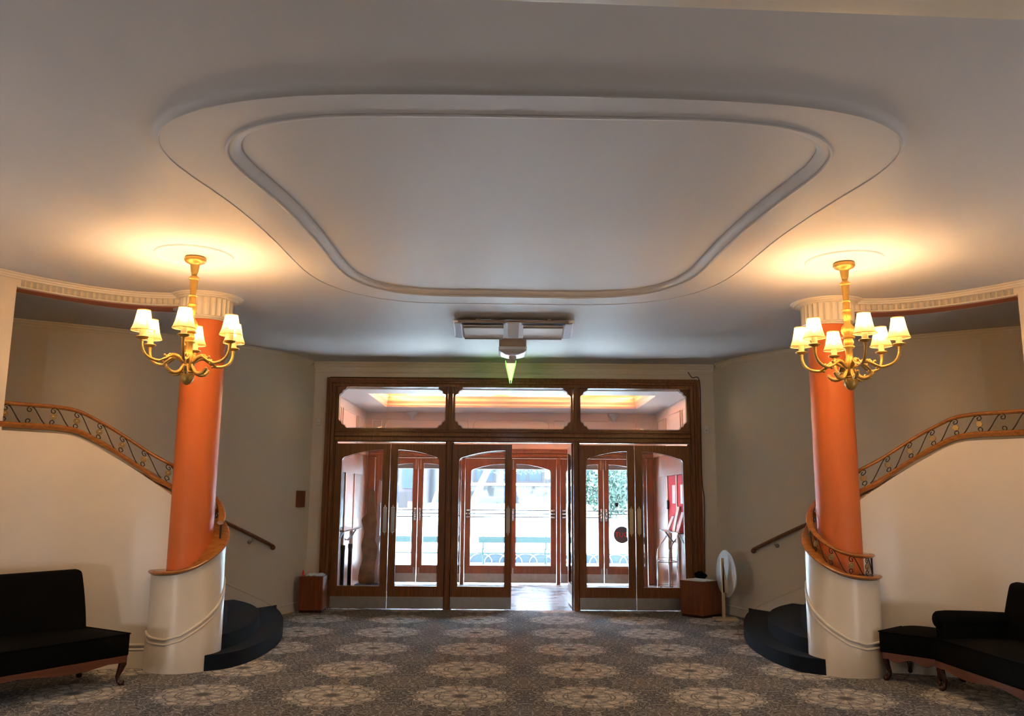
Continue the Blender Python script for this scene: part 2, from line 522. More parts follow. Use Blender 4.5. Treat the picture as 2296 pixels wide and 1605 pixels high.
# cove down to the ring, ring, cove up to the middle panel
rings = []
for k in range(7):
    a = k / 6 * PI / 2
    rings.append(offs(lip, 0.045 * (1 - math.sin(a)), ZC - 0.045 * (1 - math.cos(a))))
mb.loft(rings)
a_, b_ = offs(lip, 0, ZB), offs(bead, 0, ZB)
tri = tessellate_polygon([[Vector((p.x, p.y, 0)) for p in a_], [Vector((p.x, p.y, 0)) for p in b_]])
mb.add(a_ + b_, [tuple(t) for t in tri])
rings = []
for k in range(7):
    a = k / 6 * PI / 2
    rings.append(offs(bead, -0.075 * math.sin(a), ZB + 0.036 * (1 - math.cos(a))))
    if k == 6: pass
mb.loft(rings)
mb.add(rings[-1], [tuple(range(len(rings[-1])))])
o = mb.build('ceiling', ceilp, smooth=30)
struct(o, 'white plaster ceiling with a raised rounded ring over the foyer', 'ceiling')
mb = MB()
mb.tube(offs(bead, 0.004, ZB - 0.002), 0.011, 6, True)
mb.tube(offs(lip, -0.006, ZB), 0.006, 6, True)
struct(mb.build('trim_1', ceilp, smooth=60), 'thin plaster beads edging the ceiling ring', 'moulding')
# roof slab above, so that no daylight leaks in
MBX = MB().box((-11, -8.6, ZC + 0.5), (11, 16.3, ZC + 0.7))
struct(MBX.build('trim_2', greyp), 'roof slab above the foyer', 'roof')

o = MB().box((-11, -8.5, -0.1), (11, YD + 0.02, 0.0)).build('floor', carpet)
struct(o, 'dark carpet woven with rows of beige medallions', 'carpet')

# crossing beam over the photographer
mb = MB()
prof = [(0, 0), (0.02, -0.02), (0.035, -0.05), (0.06, -0.055), (0.075, -0.08), (0.12, -0.085), (0.6, -0.09)]
rings = []
for x in (-8.5, 8.5):
    rings.append([Vector((x, 3.0164 + 0.047 * x - a, ZC + b)) for a, b in prof])
mb.loft(rings, closed_ring=False)
struct(mb.build('trim_3', trimp, smooth=50), 'moulded edge of the ceiling beam in the near right corner', 'moulding')

WP = [(3.2, 8.17), (3.45, 8.17), (3.7, 8.14), (3.95, 8.03), (4.2, 7.85), (4.42, 7.62), (4.6, 7.38), (4.85, 6.95), (5.2, 6.2), (5.5, 5.3), (5.7, 4.2), (5.78, 3.0), (5.8, 0.0), (5.8, -7.6)]
Wc = resample(crom(WP, 12), 600)
Wn = [-n for n in normals2(Wc)]            # away from the room
JAMB_U = 4.565
JI = min(range(len(Wc)), key=lambda i: abs(Wc[i].x - JAMB_U) + (9 if Wc[i].y < 7 else 0))
CAP_S = [(3.2, 1.553), (4.02, 2.095), (4.08, 2.132), (4.14, 2.162), (4.2, 2.178), (4.3, 2.184), (9, 2.184)]
def capz(u): return interp(CAP_S, u)
CU, CY = 3.135, 8.27                      # column centre
SIDE = {-1: 'left', 1: 'right'}

FWP = [(2.95, 12.4), (2.98, 12.25), (3.06, 12.0), (3.16, 11.72), (3.3, 11.42), (3.58, 11.02), (4.0, 10.56), (4.5, 10.13), (5.15, 9.7), (5.75, 9.36), (6.5, 9.0), (7.6, 8.7)]
FWc = resample(crom(FWP, 12), 240)
FWn = normals2(FWc)
FWn = [n if n.y < 0.2 and n.x < 0.6 else -n for n in FWn]
def fw_at(d):   # point on the rear stair wall, d metres from the door wall, with the inward normal
    acc = 0
    for i in range(len(FWc) - 1):
        l = (FWc[i + 1] - FWc[i]).length
        if acc + l >= d:
            t = (d - acc) / l
            n = FWn[i]
            return FWc[i].lerp(FWc[i + 1], t), n
        acc += l
    return FWc[-1], FWn[-1]
for n, q in zip(FWn, FWc):      # make every normal point to the stair (away from the outside)
    toward = Vector((3.9, 9.2, 0)) - q
    if n.dot(toward) < 0: n.negate()

SPI = [(3.75, 8.21, 1.917), (3.6, 8.235, 1.818), (3.45, 8.26, 1.72), (3.32, 8.36, 1.625), (3.2, 8.50, 1.54), (3.05, 8.56, 1.44), (2.91, 8.50, 1.325), (2.825, 8.37, 1.225), (2.80, 8.22, 1.125), (2.85, 8.06, 1.025), (2.96, 7.95, 0.945), (3.1, 7.905, 0.90), (3.25, 7.93, 0.885), (3.36, 8.01, 0.882), (3.435, 8.13, 0.882)]
SPc = resample(crom(SPI, 10), 120)
def radial(q):
    d = Vector((q.x - CU, q.y - CY, 0))
    return d.normalized()

def rect_sweep(mb, s, pts, nrm, wfun):
    rings = [[P(s, q.x + n.x * a, q.y + n.y * a, z) for a, z in wfun(i)] for i, (q, n) in enumerate(zip(pts, nrm))]
    mb.loft(rings, caps=True)

for s in (-1, 1):
    nm = SIDE[s]
    # curved foyer wall: full height beyond the jamb, low parapet along the stair
    mb = MB()
    lo = [i for i in range(0, JI + 6)]
    rect_sweep(mb, s, [Wc[i] for i in lo], [Wn[i] for i in lo], lambda i: [(0, 0), (0.13, 0), (0.13, capz(Wc[lo[i]].x) - 0.04), (0, capz(Wc[lo[i]].x) - 0.04)])
    hi = list(range(JI, len(Wc), 3)) + [len(Wc) - 1]
    rect_sweep(mb, s, [Wc[i] for i in hi], [Wn[i] for i in hi], lambda i: [(0, 0), (0.2, 0), (0.2, ZC), (0, ZC)])
    struct(mb.build('wall_' + nm, cream), f'cream curved foyer wall on the {nm} with a stair parapet', 'wall')
    # fluted beam above the stair opening
    ZF = 3.445
    mb = MB()
    fl = resample(Wc[:JI + 1], 481)
    fn = [-n for n in normals2(fl)]
    fr = []
    for i, (q, n) in enumerate(zip(fl, fn)):
        ph = (i % 16) / 16.0
        d = -0.014 + 0.034 * math.sin(PI * ph) if i < 470 else 0
        th_ = lerp(0.34, 0.22, i / 480)
        fr.append([P(s, q.x + n.x * a, q.y + n.y * a, z) for a, z in [(th_, ZF), (th_, ZC), (d, ZC), (d, ZF + 0.012), (-0.012, ZF + 0.012), (-0.012, ZF)]])
    mb.loft(fr, caps=True)
    o = struct(mb.build('trim_4' if s < 0 else 'trim_5', trimp, smooth=25), f'fluted plaster beam over the {nm} stair opening', 'moulding')
    # its painted soffit
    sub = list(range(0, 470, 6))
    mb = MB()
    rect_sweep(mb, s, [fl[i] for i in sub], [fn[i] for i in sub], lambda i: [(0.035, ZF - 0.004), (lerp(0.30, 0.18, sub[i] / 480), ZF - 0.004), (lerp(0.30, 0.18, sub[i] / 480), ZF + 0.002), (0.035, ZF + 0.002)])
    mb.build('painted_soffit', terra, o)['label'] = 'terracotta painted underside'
    c0 = fl[46] + fn[46] * 0.17
    MB().lathe([(0.001, ZF - 0.006), (0.12, ZF - 0.006), (0.12, ZF - 0.010), (0.135, ZF - 0.010), (0.135, ZF), (0.001, ZF)], 32, P(s, c0.x, c0.y, 0)).build('oval_recess', greyp, o)
    # three-ridged cornice along the beam and the wall
    mb = MB()
    prof = [(0, -0.036), (-0.016, -0.036), (-0.03, -0.030), (-0.046, -0.036), (-0.05, -0.024), (-0.066, -0.018), (-0.082, -0.024), (-0.086, -0.012), (-0.105, -0.006), (-0.12, -0.010), (-0.128, 0.0), (0, 0.0)]
    ids = list(range(0, len(Wc), 2))
    rect_sweep(mb, s, [Wc[i] for i in ids], [Wn[i] for i in ids], lambda i: [(a, ZC + b * 1.0) for a, b in prof])
    struct(mb.build('trim_6' if s < 0 else 'trim_7', trimp, smooth=30), f'ridged ceiling cornice along the {nm} foyer wall', 'moulding')
    # skirting of the foyer wall
    mb = MB()
    rect_sweep(mb, s, [Wc[i] for i in ids], [Wn[i] for i in ids], lambda i: [(0, 0), (-0.012, 0), (-0.012, 0.15), (0, 0.15)])
    for z in (0.165, 0.206):
        mb.tube([P(s, Wc[i].x - Wn[i].x * 0.004, Wc[i].y - Wn[i].y * 0.004, z) for i in ids], 0.0125, 8)
    struct(mb.build('baseboard_' + nm, trimp), f'cream double-beaded skirting on the {nm} foyer wall', 'skirting')
    # rear wall of the stair well
    mb = MB()
    ext = [Vector((9.2, 8.4, 0)), Vector((9.2, 4.0, 0)), Vector((5.9, 4.0, 0))]
    pts = FWc + ext
    rings = [[P(s, q.x, q.y, 0), P(s, q.x, q.y, ZC)] for q in pts]
    mb.loft(rings, closed_ring=False)
    struct(mb.build('wall_stair_' + nm, cream), f'curved wall behind the {nm} staircase', 'wall')
    mb = MB()
    pr_ = [(0, -0.07), (0.012, -0.07), (0.018, -0.05), (0.03, -0.045), (0.04, -0.02), (0.055, -0.012), (0.055, 0), (0, 0)]
    rings = [[P(s, q.x + n.x * a, q.y + n.y * a, ZC + b) for a, b in pr_] for q, n in zip(FWc, FWn)]
    mb.loft(rings, caps=True)
    struct(mb.build('trim_8' if s < 0 else 'trim_9', trimp), f'small cornice on the wall behind the {nm} staircase', 'moulding')
    # skirting that climbs with the stair
    BZ = [(0, 0.125), (0.78, 0.125), (0.86, 0.135), (0.98, 0.20), (1.06, 0.24), (1.55, 0.455), (2.6, 0.95), (3.6, 1.42), (4.5, 1.5), (9, 1.5)]
    mb = MB(); acc = 0; rings = []; bead_ = []
    for i, (q, n) in enumerate(zip(FWc, FWn)):
        if i: acc += (q - FWc[i - 1]).length
        z = interp(BZ, acc)
        rings.append([P(s, q.x + n.x * a, q.y + n.y * a, zz) for a, zz in [(0, 0), (0.024, 0), (0.024, z - 0.02), (0, z)]])
        bead_.append(P(s, q.x + n.x * 0.018, q.y + n.y * 0.018, z - 0.012))
    mb.loft(rings, caps=True); mb.tube(bead_, 0.015, 8)
    struct(mb.build('baseboard_stair_' + nm, trimp), f'moulded skirting climbing the wall behind the {nm} staircase', 'skirting')

# wall behind the photographer
struct(MB().box((-7, -8.0, 0), (7, -7.6, ZC)).build('wall_back', cream), 'cream wall behind the viewer', 'wall')

# door wall
AD = 0.07
mb = MB()
ol = [(-3.3, 0), (-2.735, 0), (-2.735, 3.31), (2.735, 3.31), (2.735, 0), (3.3, 0), (3.3, ZC), (-3.3, ZC)]
mb.plate([(AD + a, b) for a, b in ol], [], lambda a, b, t: Vector((a, YD + t, b)), 0.03, 0.23)
struct(mb.build('wall_far', cream, smooth=0), 'cream wall around the entrance doors', 'wall')
mb = MB()
rings = [[Vector((AD + x, YD + 0.03 - a, ZC + b)) for a, b in [(0, -0.10), (0.012, -0.10), (0.016, -0.075), (0.03, -0.07), (0.045, -0.03), (0.06, -0.015), (0.06, 0), (0, 0)]] for x in (-2.98, 2.98)]
mb.loft(rings, caps=True)
mb.tube([(AD - 2.95, YD + 0.028, 3.405), (AD + 2.95, YD + 0.028, 3.405)], 0.012)
struct(mb.build('trim_10', trimp), 'cornice above the entrance doors', 'moulding')

# ------------------------------------------------------------------ inner door frame
mb = MB()
def bar(mb, x0, x1, z0, z1, y0, y1): mb.box((AD + x0, y0, z0), (AD + x1, y1, z1))
Y0 = YD
# moulded architrave, stepped
for k, (o_, i_, d) in enumerate(((2.75, 2.70, 0.035), (2.70, 2.665, 0.055), (2.665, 2.615, 0.03))):
    for q in (-1, 1):
        a, c = sorted((q * o_, q * i_))
        bar(mb, a, c, 0, 3.315 - (2.75 - o_), Y0 - d, Y0 + 0.16)
    bar(mb, -i_, i_, 3.315 - (2.75 - i_), 3.315 - (2.75 - o_), Y0 - d, Y0 + 0.16)
for q in (-1, 1):
    bar(mb, *sorted((q * 2.615, q * 2.60)), 0, 3.19, Y0 + 0.002, Y0 + 0.158)
    bar(mb, *sorted((q * 2.612, q * 2.575)), 0, 2.378, Y0 + 0.068, Y0 + 0.11)
# transom rail with steps
for z0, z1, d in ((2.372, 2.547, 0.01), (2.385, 2.44, 0.05), (2.45, 2.50, 0.065), (2.52, 2.543, 0.045)):
    bar(mb, -2.598, 2.598, z0, z1, Y0 - d, Y0 + 0.14 - d * 0.1 - z0 * 0.001)
for q in (-0.925, 0.925):
    bar(mb, q - 0.036, q + 0.036, 0, 3.2, Y0 - 0.02, Y0 + 0.12)
    bar(mb, q - 0.016, q + 0.016, 0, 3.197, Y0 - 0.035, Y0 + 0.117)
    bar(mb, q - 0.062, q + 0.062, 0, 2.38, Y0 + 0.068, Y0 + 0.11)
o = mb.build('door_frame', doorwood, smooth=0, bevel=0.006)
tag(struct(o), 'dark brown moulded wooden frame around the six inner doors', 'door frame')

def notched(x0, x1, z0, z1, r_=0.075):
    """panel outline with the stepped scroll corners of the fanlights"""
    pts = []
    for cx_, cz_, a0 in ((x1, z0, 90), (x1, z1, 180), (x0, z1, 270), (x0, z0, 0)):
        sx = -1 if cx_ == x1 else 1; sz = 1 if cz_ == z0 else -1
        seq = [(0.135, 0.0), (0.115, 0.006), (0.10, 0.022), (0.092, 0.04), (0.075, 0.045), (0.055, 0.055), (0.045, 0.075), (0.04, 0.092), (0.022, 0.10), (0.006, 0.115), (0.0, 0.135)]
        if (cx_ == x1) != (cz_ == z0): seq = seq[::-1]
        pts += [(cx_ + sx * a, cz_ + sz * b) for a, b in seq]
    return pts
wi = 0
for x0, x1 in ((-2.60, -0.965), (-0.885, 0.885), (0.965, 2.60)):
    wi += 1
    t = thing(f'window_{wi}', f"{('left','middle','right')[wi-1]} fanlight with notched corners above the inner doors", 'window', (AD + (x0 + x1) / 2, YD + 0.03, 2.545), kind='structure')
    hole = notched(x0 + 0.03, x1 - 0.03, 2.575, 3.185)
    mb = MB().plate([(AD + a, b) for a, b in [(x0, 2.545), (x1, 2.545), (x1, 3.225), (x0, 3.225)]], [[(AD + a, b) for a, b in hole]], lambda a, b, t_: Vector((a, YD + t_, b)), 0.02, 0.07)
    mb.build('window_frame', doorwood, t, smooth=0)
    mb = MB().plate([(AD + a, b) for a, b in notched(x0 + 0.025, x1 - 0.025, 2.57, 3.19)], [], lambda a, b, t_: Vector((a, YD + t_, b)), 0.042, 0.048)
    mb.build('glass_pane', glass, t, smooth=0)
    loop = [Vector((AD + a, YD + 0.036, b)) for a, b in notched(x0 + 0.037, x1 - 0.037, 2.582, 3.178)]
    MB().tube(loop, 0.007, 6, True).build('bevelled_edge', bevelg, t)

def arch(w, a0, a1, zb, zt, drop, rc):
    """glass outline: hinge stile at a0, arch rising to the meeting stile"""
    xm = w - a1; L_ = xm - a0
    pts = [(a0, zb), (xm, zb), (xm, zt)]
    N = 14
    for k in range(1, N + 1):
        t = k / N
        pts.append((xm - (L_ - rc) * t, zt - drop * (t ** 2.0)))
    zz = zt - drop
    for k in range(1, 7):
        a = k / 6 * PI / 2
        pts.append((a0 + rc - rc * math.sin(a), zz - rc * 1.15 * (1 - math.cos(a))))
    return pts
def fleur(mb, x, z, sgn, y, sc=1.0):
    # small fleur-de-lis finial
    for dx, dz, r_, k in ((0, 0.028, 0.011, 1.5), (-0.017, 0.012, 0.009, 1.1), (0.017, 0.012, 0.009, 1.1), (0, 0.006, 0.013, 0.7), (-0.024, 0.0, 0.006, 1), (0.024, 0.0, 0.006, 1), (0, 0.05, 0.005, 1.6)):
        mb.sphere((x + dx * sc, y, z + sgn * dz * sc), r_ * sc, 8, (1, 0.35, k))
def door_leaf(name, label, hx, dir_, w, y, zt, mat, a0, a1, zb, ztop, drop, rot=0.0, plate='brass', bars=False):
    t = thing(name, label, 'door', (hx, y, 0.012), 0, None, 'structure')
    g = lambda a, b, t_: Vector((dir_ * a, t_, b))
    gl = arch(w, a0, a1, zb, ztop, drop, 0.06)
    mb = MB().plate([(0.003, 0), (w - 0.003, 0), (w - 0.003, zt), (0.003, zt)], [gl], g, 0.0, 0.045)
    mb.build('leaf_frame', mat, t, smooth=0, world=False)
    sh = arch(w, a0 - 0.004, a1 - 0.004, zb - 0.004, ztop + 0.004, drop, 0.06)
    MB().plate(sh, [], g, 0.019, 0.026).build('glass_pane', glass, t, smooth=0, world=False)
    inn = arch(w, a0 + 0.010, a1 + 0.010, zb + 0.010, ztop - 0.010, drop, 0.055)
    MB().tube([Vector((dir_ * a, 0.012, b)) for a, b in inn], 0.007, 6, True).build('bevelled_edge', bevelg, t, world=False)
    mb = MB().box((min(dir_ * 0.006, dir_ * (w - 0.006)), -0.003, 0.005), (max(dir_ * 0.006, dir_ * (w - 0.006)), 0.002, 0.165))
    mb.build('kick_plate', steel, t, smooth=0, world=False)['label'] = 'scuffed metal kick plate'
    if plate:
        x = dir_ * (w - a1 * 0.52)
        mb = MB().box((x - 0.027, -0.006, 1.08), (x + 0.027, 0.001, 1.40))
        fleur(mb, x, 1.40, 1, -0.003); fleur(mb, x, 1.08, -1, -0.003)
        mb.build('push_plate', {'brass': brass, 'steel': chrome, 'dull': steel}[plate], t, world=False, smooth=40)
    if bars:
        for z in (1.20, 1.262, 1.325):
            mb = MB().tube([(dir_ * 0.075, -0.035, z), (dir_ * (w - 0.06), -0.035, z)], 0.009, 8)
            b_ = mb.build('push_bar', darksteel, t, world=False)
            mb = MB().box((min(dir_ * 0.03, dir_ * 0.09), -0.05, z - 0.014), (max(dir_ * 0.03, dir_ * 0.09), 0.001, z + 0.014))
            mb.tube([(dir_ * 0.085, -0.035, z), (dir_ * 0.135, -0.035, z)], [0.016, 0.01], 8)
            mb.build('bracket', chrome, b_, world=False, bevel=0.004)
        x = dir_ * (w - 0.045)
        mb = MB().box((x - 0.022, -0.012, 1.13), (x + 0.022, 0.001, 1.36))
        for z in (1.2, 1.262, 1.325): mb.sphere((x, -0.03, z), 0.022, 8)
        mb.build('lock_plate', chrome, t, world=False, bevel=0.006)
        mb = MB().box((x - 0.015, -0.01, 0.06), (x + 0.015, 0.001, 0.27)).box((x - 0.012, -0.01, 2.08), (x + 0.012, 0.001, 2.27))
        mb.build('flush_bolt', steel, t, world=False)
    t.rotation_euler.z = rot
    return t
I = dict(w=0.812, y=YD + 0.02, zt=2.333, mat=doorwood, a0=0.105, a1=0.105, zb=0.31, ztop=2.245, drop=0.10)
IC = dict(I, w=0.880)
door_leaf('door_1', 'inner door with brass plate, at the far left beside the frame', AD - 2.597, 1, plate='steel', **I)
door_leaf('door_2', 'inner door beside the leftmost one, hinged on the left post', AD - 0.968, -1, plate='steel', **I)
door_leaf('door_3', 'closed inner door left of the open doorway', AD - 0.885, 1, plate='dull', **IC)
door_leaf('door_4', 'inner door swung open into the vestibule, seen edge on', AD + 0.885, -1, rot=-PI / 2 * 0.985, plate='dull', **IC)
door_leaf('door_5', 'inner door right of the open doorway with clean brass plate', AD + 0.968, 1, plate='brass', **I)
door_leaf('door_6', 'inner door at the far right with a tarnished brass plate', AD + 2.597, -1, plate='brass', **I)

# ------------------------------------------------------------------ vestibule
AV = 0.06
o = MB().box((-3.4, YD + 0.02, -0.1), (3.5, YO + 0.3, -0.001)).build('floor_vestibule', tilem)
struct(o, 'pale glossy floor of the entrance vestibule', 'floor')
mb = MB()
ZS, ZL, ZT = 3.17, 3.36, 3.50
xa, xb, ya, yb = -2.28, 2.28, 13.0, 15.02
mb.plate([(AV - 3.3, YD + 0.2), (AV + 3.3, YD + 0.2), (AV + 3.3, YO + 0.1), (AV - 3.3, YO + 0.1)], [[(AV + xa, ya), (AV + xb, ya), (AV + xb, yb), (AV + xa, yb)]], lambda a, b, t: Vector((a, b, t)), ZS, ZS + 0.02)
struct(mb.build('ceiling_vestibule', greyp, smooth=0), 'grey soffit of the vestibule ceiling', 'ceiling')
mb = MB()
pr2 = [(0, ZS), (0.03, ZS - 0.005), (0.06, ZS + 0.03), (0.045, ZS + 0.06), (0.08, ZS + 0.10), (0.07, ZS + 0.15), (0.09, ZL), (0.0, ZL)]
rings = [[Vector((AV + cx_ + dx * i_, cy_ + dy * i_, z)) for i_, z in pr2] for cx_, cy_, dx, dy in ((xa, ya, 1, 1), (xb, ya, -1, 1), (xb, yb, -1, -1), (xa, yb, 1, -1))]
mb.loft(rings, closed_path=True)
struct(mb.build('trim_11', pinkp, smooth=0), 'pink moulded rim of the lit ceiling cove', 'moulding')
mb = MB()
e = 0.24
for (x0, x1, y0, y1) in ((xa - e, xb + e, yb, yb + e), (xa - e, xb + e, ya - e, ya), (xa - e, xa, ya, yb), (xb, xb + e, ya, yb)):
    mb.box((AV + x0, y0, ZL - 0.03), (AV + x1, y1, ZL))
mb.box((AV + xa - e, yb + e, ZL), (AV + xb + e, yb + e + 0.02, ZT)); mb.box((AV + xa - e, ya - e - 0.02, ZL), (AV + xb + e, ya - e, ZT))
mb.box((AV + xa - e - 0.02, ya - e, ZL), (AV + xa - e, yb + e, ZT)); mb.box((AV + xb + e, ya - e, ZL), (AV + xb + e + 0.02, yb + e, ZT))
mb.box((AV + xa - e, ya - e, ZT), (AV + xb + e, yb + e, ZT + 0.03))
struct(mb.build('trim_12', peach, smooth=0), 'orange tray of the vestibule ceiling', 'ceiling')
for k, (a, b, lab) in enumerate((((-1.72, 15.1), (-0.5, 15.1), 'warm tube light in the cove behind the left fanlight'), ((0.1, 15.1), (1.0, 15.1), 'warm tube light in the cove behind the middle fanlight'), ((-2.34, 13.4), (-2.34, 14.7), 'warm tube light along the left side of the cove'), ((2.34, 13.4), (2.34, 14.7), 'warm tube light along the right side of the cove'))):
    mb = MB().tube([(AV + a[0], a[1], ZL + 0.045), (AV + b[0], b[1], ZL + 0.045)], 0.016, 8)
    tag(mb.build('cove_tube_light', tubem), lab, 'tube light', 'tube lights in the ceiling cove')
for s in (-1, 1):
    nm = SIDE[s]
    mb = MB().box((min(AV + s * 2.76, AV + s * 2.86), YD + 0.2, 0), (max(AV + s * 2.76, AV + s * 2.86), YO, ZS + 0.02))
    o = struct(mb.build('wall_vestibule_' + nm, pinkp, smooth=0), f'pink {nm} wall of the vestibule', 'wall')
    mb = MB()
    for y0, y1 in ((12.75, 13.5), (13.65, 14.9), (15.05, 15.8)):
        q = AV + s * 2.755
        mb.tube([(q, y0, 2.5), (q, y1, 2.5), (q, y1, 3.0), (q, y0, 3.0)], 0.012, 6, True)
    mb.build('panel_moulding', pinkp, o)
    mb = MB().box((min(AV + s * 2.72, AV + s * 2.77), YD + 0.2, 0), (max(AV + s * 2.72, AV + s * 2.77), YO, 2.34))
    mb.build('wood_panelling', outwood, o, smooth=0)
# street wall with the outer doors
mb = MB()
ol = [(-3.3, 0), (-2.70, 0), (-2.70, 2.485), (2.70, 2.485), (2.70, 0), (3.3, 0), (3.3, 4.2), (-3.3, 4.2)]
mb.plate([(AV + a, b) for a, b in ol], [], lambda a, b, t: Vector((a, YO + t, b)), 0.0, 0.3)
o = struct(mb.build('wall_street', pinkp, smooth=0), 'pink panelled wall above the street doors', 'wall')
mb = MB()
def rrect(x0, x1, z0, z1, r_):
    pts = []
    for cx_, cz_, a0 in ((x1 - r_, z0 + r_, -90), (x1 - r_, z1 - r_, 0), (x0 + r_, z1 - r_, 90), (x0 + r_, z0 + r_, 180)):
        pts += [(cx_ + r_ * math.cos(math.radians(a0 + k * 15)), cz_ + r_ * math.sin(math.radians(a0 + k * 15))) for k in range(7)]
    return pts
for x0, x1 in ((-2.4, -1.12), (-0.72, 0.72), (1.12, 2.4)):
    mb.tube([Vector((AV + a, YO - 0.003, b)) for a, b in rrect(x0, x1, 2.60, 3.02, 0.10)], 0.011, 6, True)
for x0, x1 in ((-1.02, -0.82), (0.82, 1.02), (-2.65, -2.48), (2.48, 2.65)):
    mb.tube([Vector((AV + a, YO - 0.003, b)) for a, b in rrect(x0, x1, 2.60, 3.02, 0.01)], 0.009, 6, True)
mb.build('panel_moulding', pinkp, o)
for q, lab in ((-1.9, 'small plaster bracket high on the left of the street wall'), (1.95, 'small plaster bracket high on the right of the street wall')):
    mb = MB().lathe([(0.02, 3.0), (0.035, 3.06), (0.06, 3.09), (0.10, 3.12), (0.11, 3.165), (0.001, 3.165)], 16, (AV + q, YO - 0.06, 0))
    tag(mb.build('wall_bracket', greyp), lab, 'bracket', 'plaster brackets on the street wall')
mb = MB()
for k, (z0, z1, d) in enumerate(((2.31, 2.485, 0.02), (2.33, 2.38, 0.05), (2.40, 2.46, 0.04))): mb.box((AV - 2.70 + k * 0.003, YO - d, z0), (AV + 2.70 - k * 0.003, YO + 0.14 - k * 0.004, z1))
for q in (-1, 1): mb.box((AV + min(q * 2.70, q * 2.57), YO - 0.03, 0), (AV + max(q * 2.70, q * 2.57), YO + 0.14, 2.308))
for q in (-0.9, 0.9): mb.box((AV + q - 0.035, YO - 0.018, 0), (AV + q + 0.035, YO + 0.12, 2.309))
tag(struct(mb.build('door_frame', outwood, smooth=0, bevel=0.005)), 'red brown frame around the six street doors', 'door frame')
O = dict(w=0.815, y=YO + 0.02, zt=2.285, mat=outwood, a0=0.11, a1=0.10, zb=0.31, ztop=2.19, drop=0.10, plate=None, bars=True)
OC = dict(O, w=0.862)
for n, (lab, hx, d, dd) in enumerate((('street door at the far left of the row', AV - 2.568, 1, O), ('street door second from the left', AV - 0.937, -1, O), ('street door left of the middle, behind the closed inner door', AV - 0.863, 1, OC), ('street door seen whole through the open doorway', AV + 0.863, -1, OC), ('street door just right of the open doorway', AV + 0.937, 1, O), ('street door at the far right of the row', AV + 2.568, -1, O))):
    door_leaf(f'door_{n + 7}', lab, hx, d, **dd)

# ================================================================== columns, stairs and their rails
def frame_rings(path, prof, upv=Vector((0, 0, 1))):
    """rings of a profile (side, up) carried along a 3D path, kept upright"""
    rings = []
    for i, p in enumerate(path):
        a = path[max(0, i - 1)]; c = path[min(len(path) - 1, i + 1)]
        t = (c - a); t.z = 0
        t.normalize()
        sd = Vector((t.y, -t.x, 0))
        rings.append([p + sd * q + upv * r_ for q, r_ in prof])
    return rings
CAPP = [(-0.075, -0.018), (-0.085, -0.008), (-0.088, 0.0), (-0.080, 0.010), (-0.07, 0.016), (0.07, 0.016), (0.080, 0.010), (0.088, 0.0), (0.085, -0.008), (0.075, -0.018), (0.066, -0.034), (-0.066, -0.034)]
RAILP = [(0.030 * math.cos(a) * (1 if math.sin(a) < 0 else 1.05), 0.019 * math.sin(a)) for a in [2 * PI * k / 12 for k in range(12)]]

# middle line of the parapet coping: from beyond the jamb down to the column, then round the newel
MAIN = []
for i in range(JI + 1, -1, -6):
    q = Wc[i] + Wn[i] * 0.065
    if q.x < 3.72: break
    MAIN.append((q.x, q.y, capz(Wc[i].x) + 0.024))
PATH3 = [Vector(p) for p in MAIN] + [Vector((a, b, c + 0.0)) for a, b, c in SPI[1:]]
PATH3 = resample(crom(PATH3, 8), 260)
ARC = [0]
for a, c in zip(PATH3, PATH3[1:]): ARC.append(ARC[-1] + Vector((c.x - a.x, c.y - a.y, 0)).length)
def on_path(d):
    for i in range(len(ARC) - 1):
        if ARC[i + 1] >= d:
            t = (d - ARC[i]) / max(1e-9, ARC[i + 1] - ARC[i])
            return PATH3[i].lerp(PATH3[i + 1], t)
    return PATH3[-1].copy()
def nearest_arc(u, y): return ARC[min(range(len(PATH3)), key=lambda i: (PATH3[i].x - u) ** 2 + (PATH3[i].y - y) ** 2)]
D_COL = nearest_arc(3.32, 8.36)

def scroll(cx_, cz_, r0, turns, a0, dirn, n=18):
    return [(cx_ + r0 * (1 - 0.62 * k / n) * math.cos(a0 + dirn * turns * 2 * PI * k / n), cz_ + r0 * (1 - 0.62 * k / n) * math.sin(a0 + dirn * turns * 2 * PI * k / n)) for k in range(n + 1)]

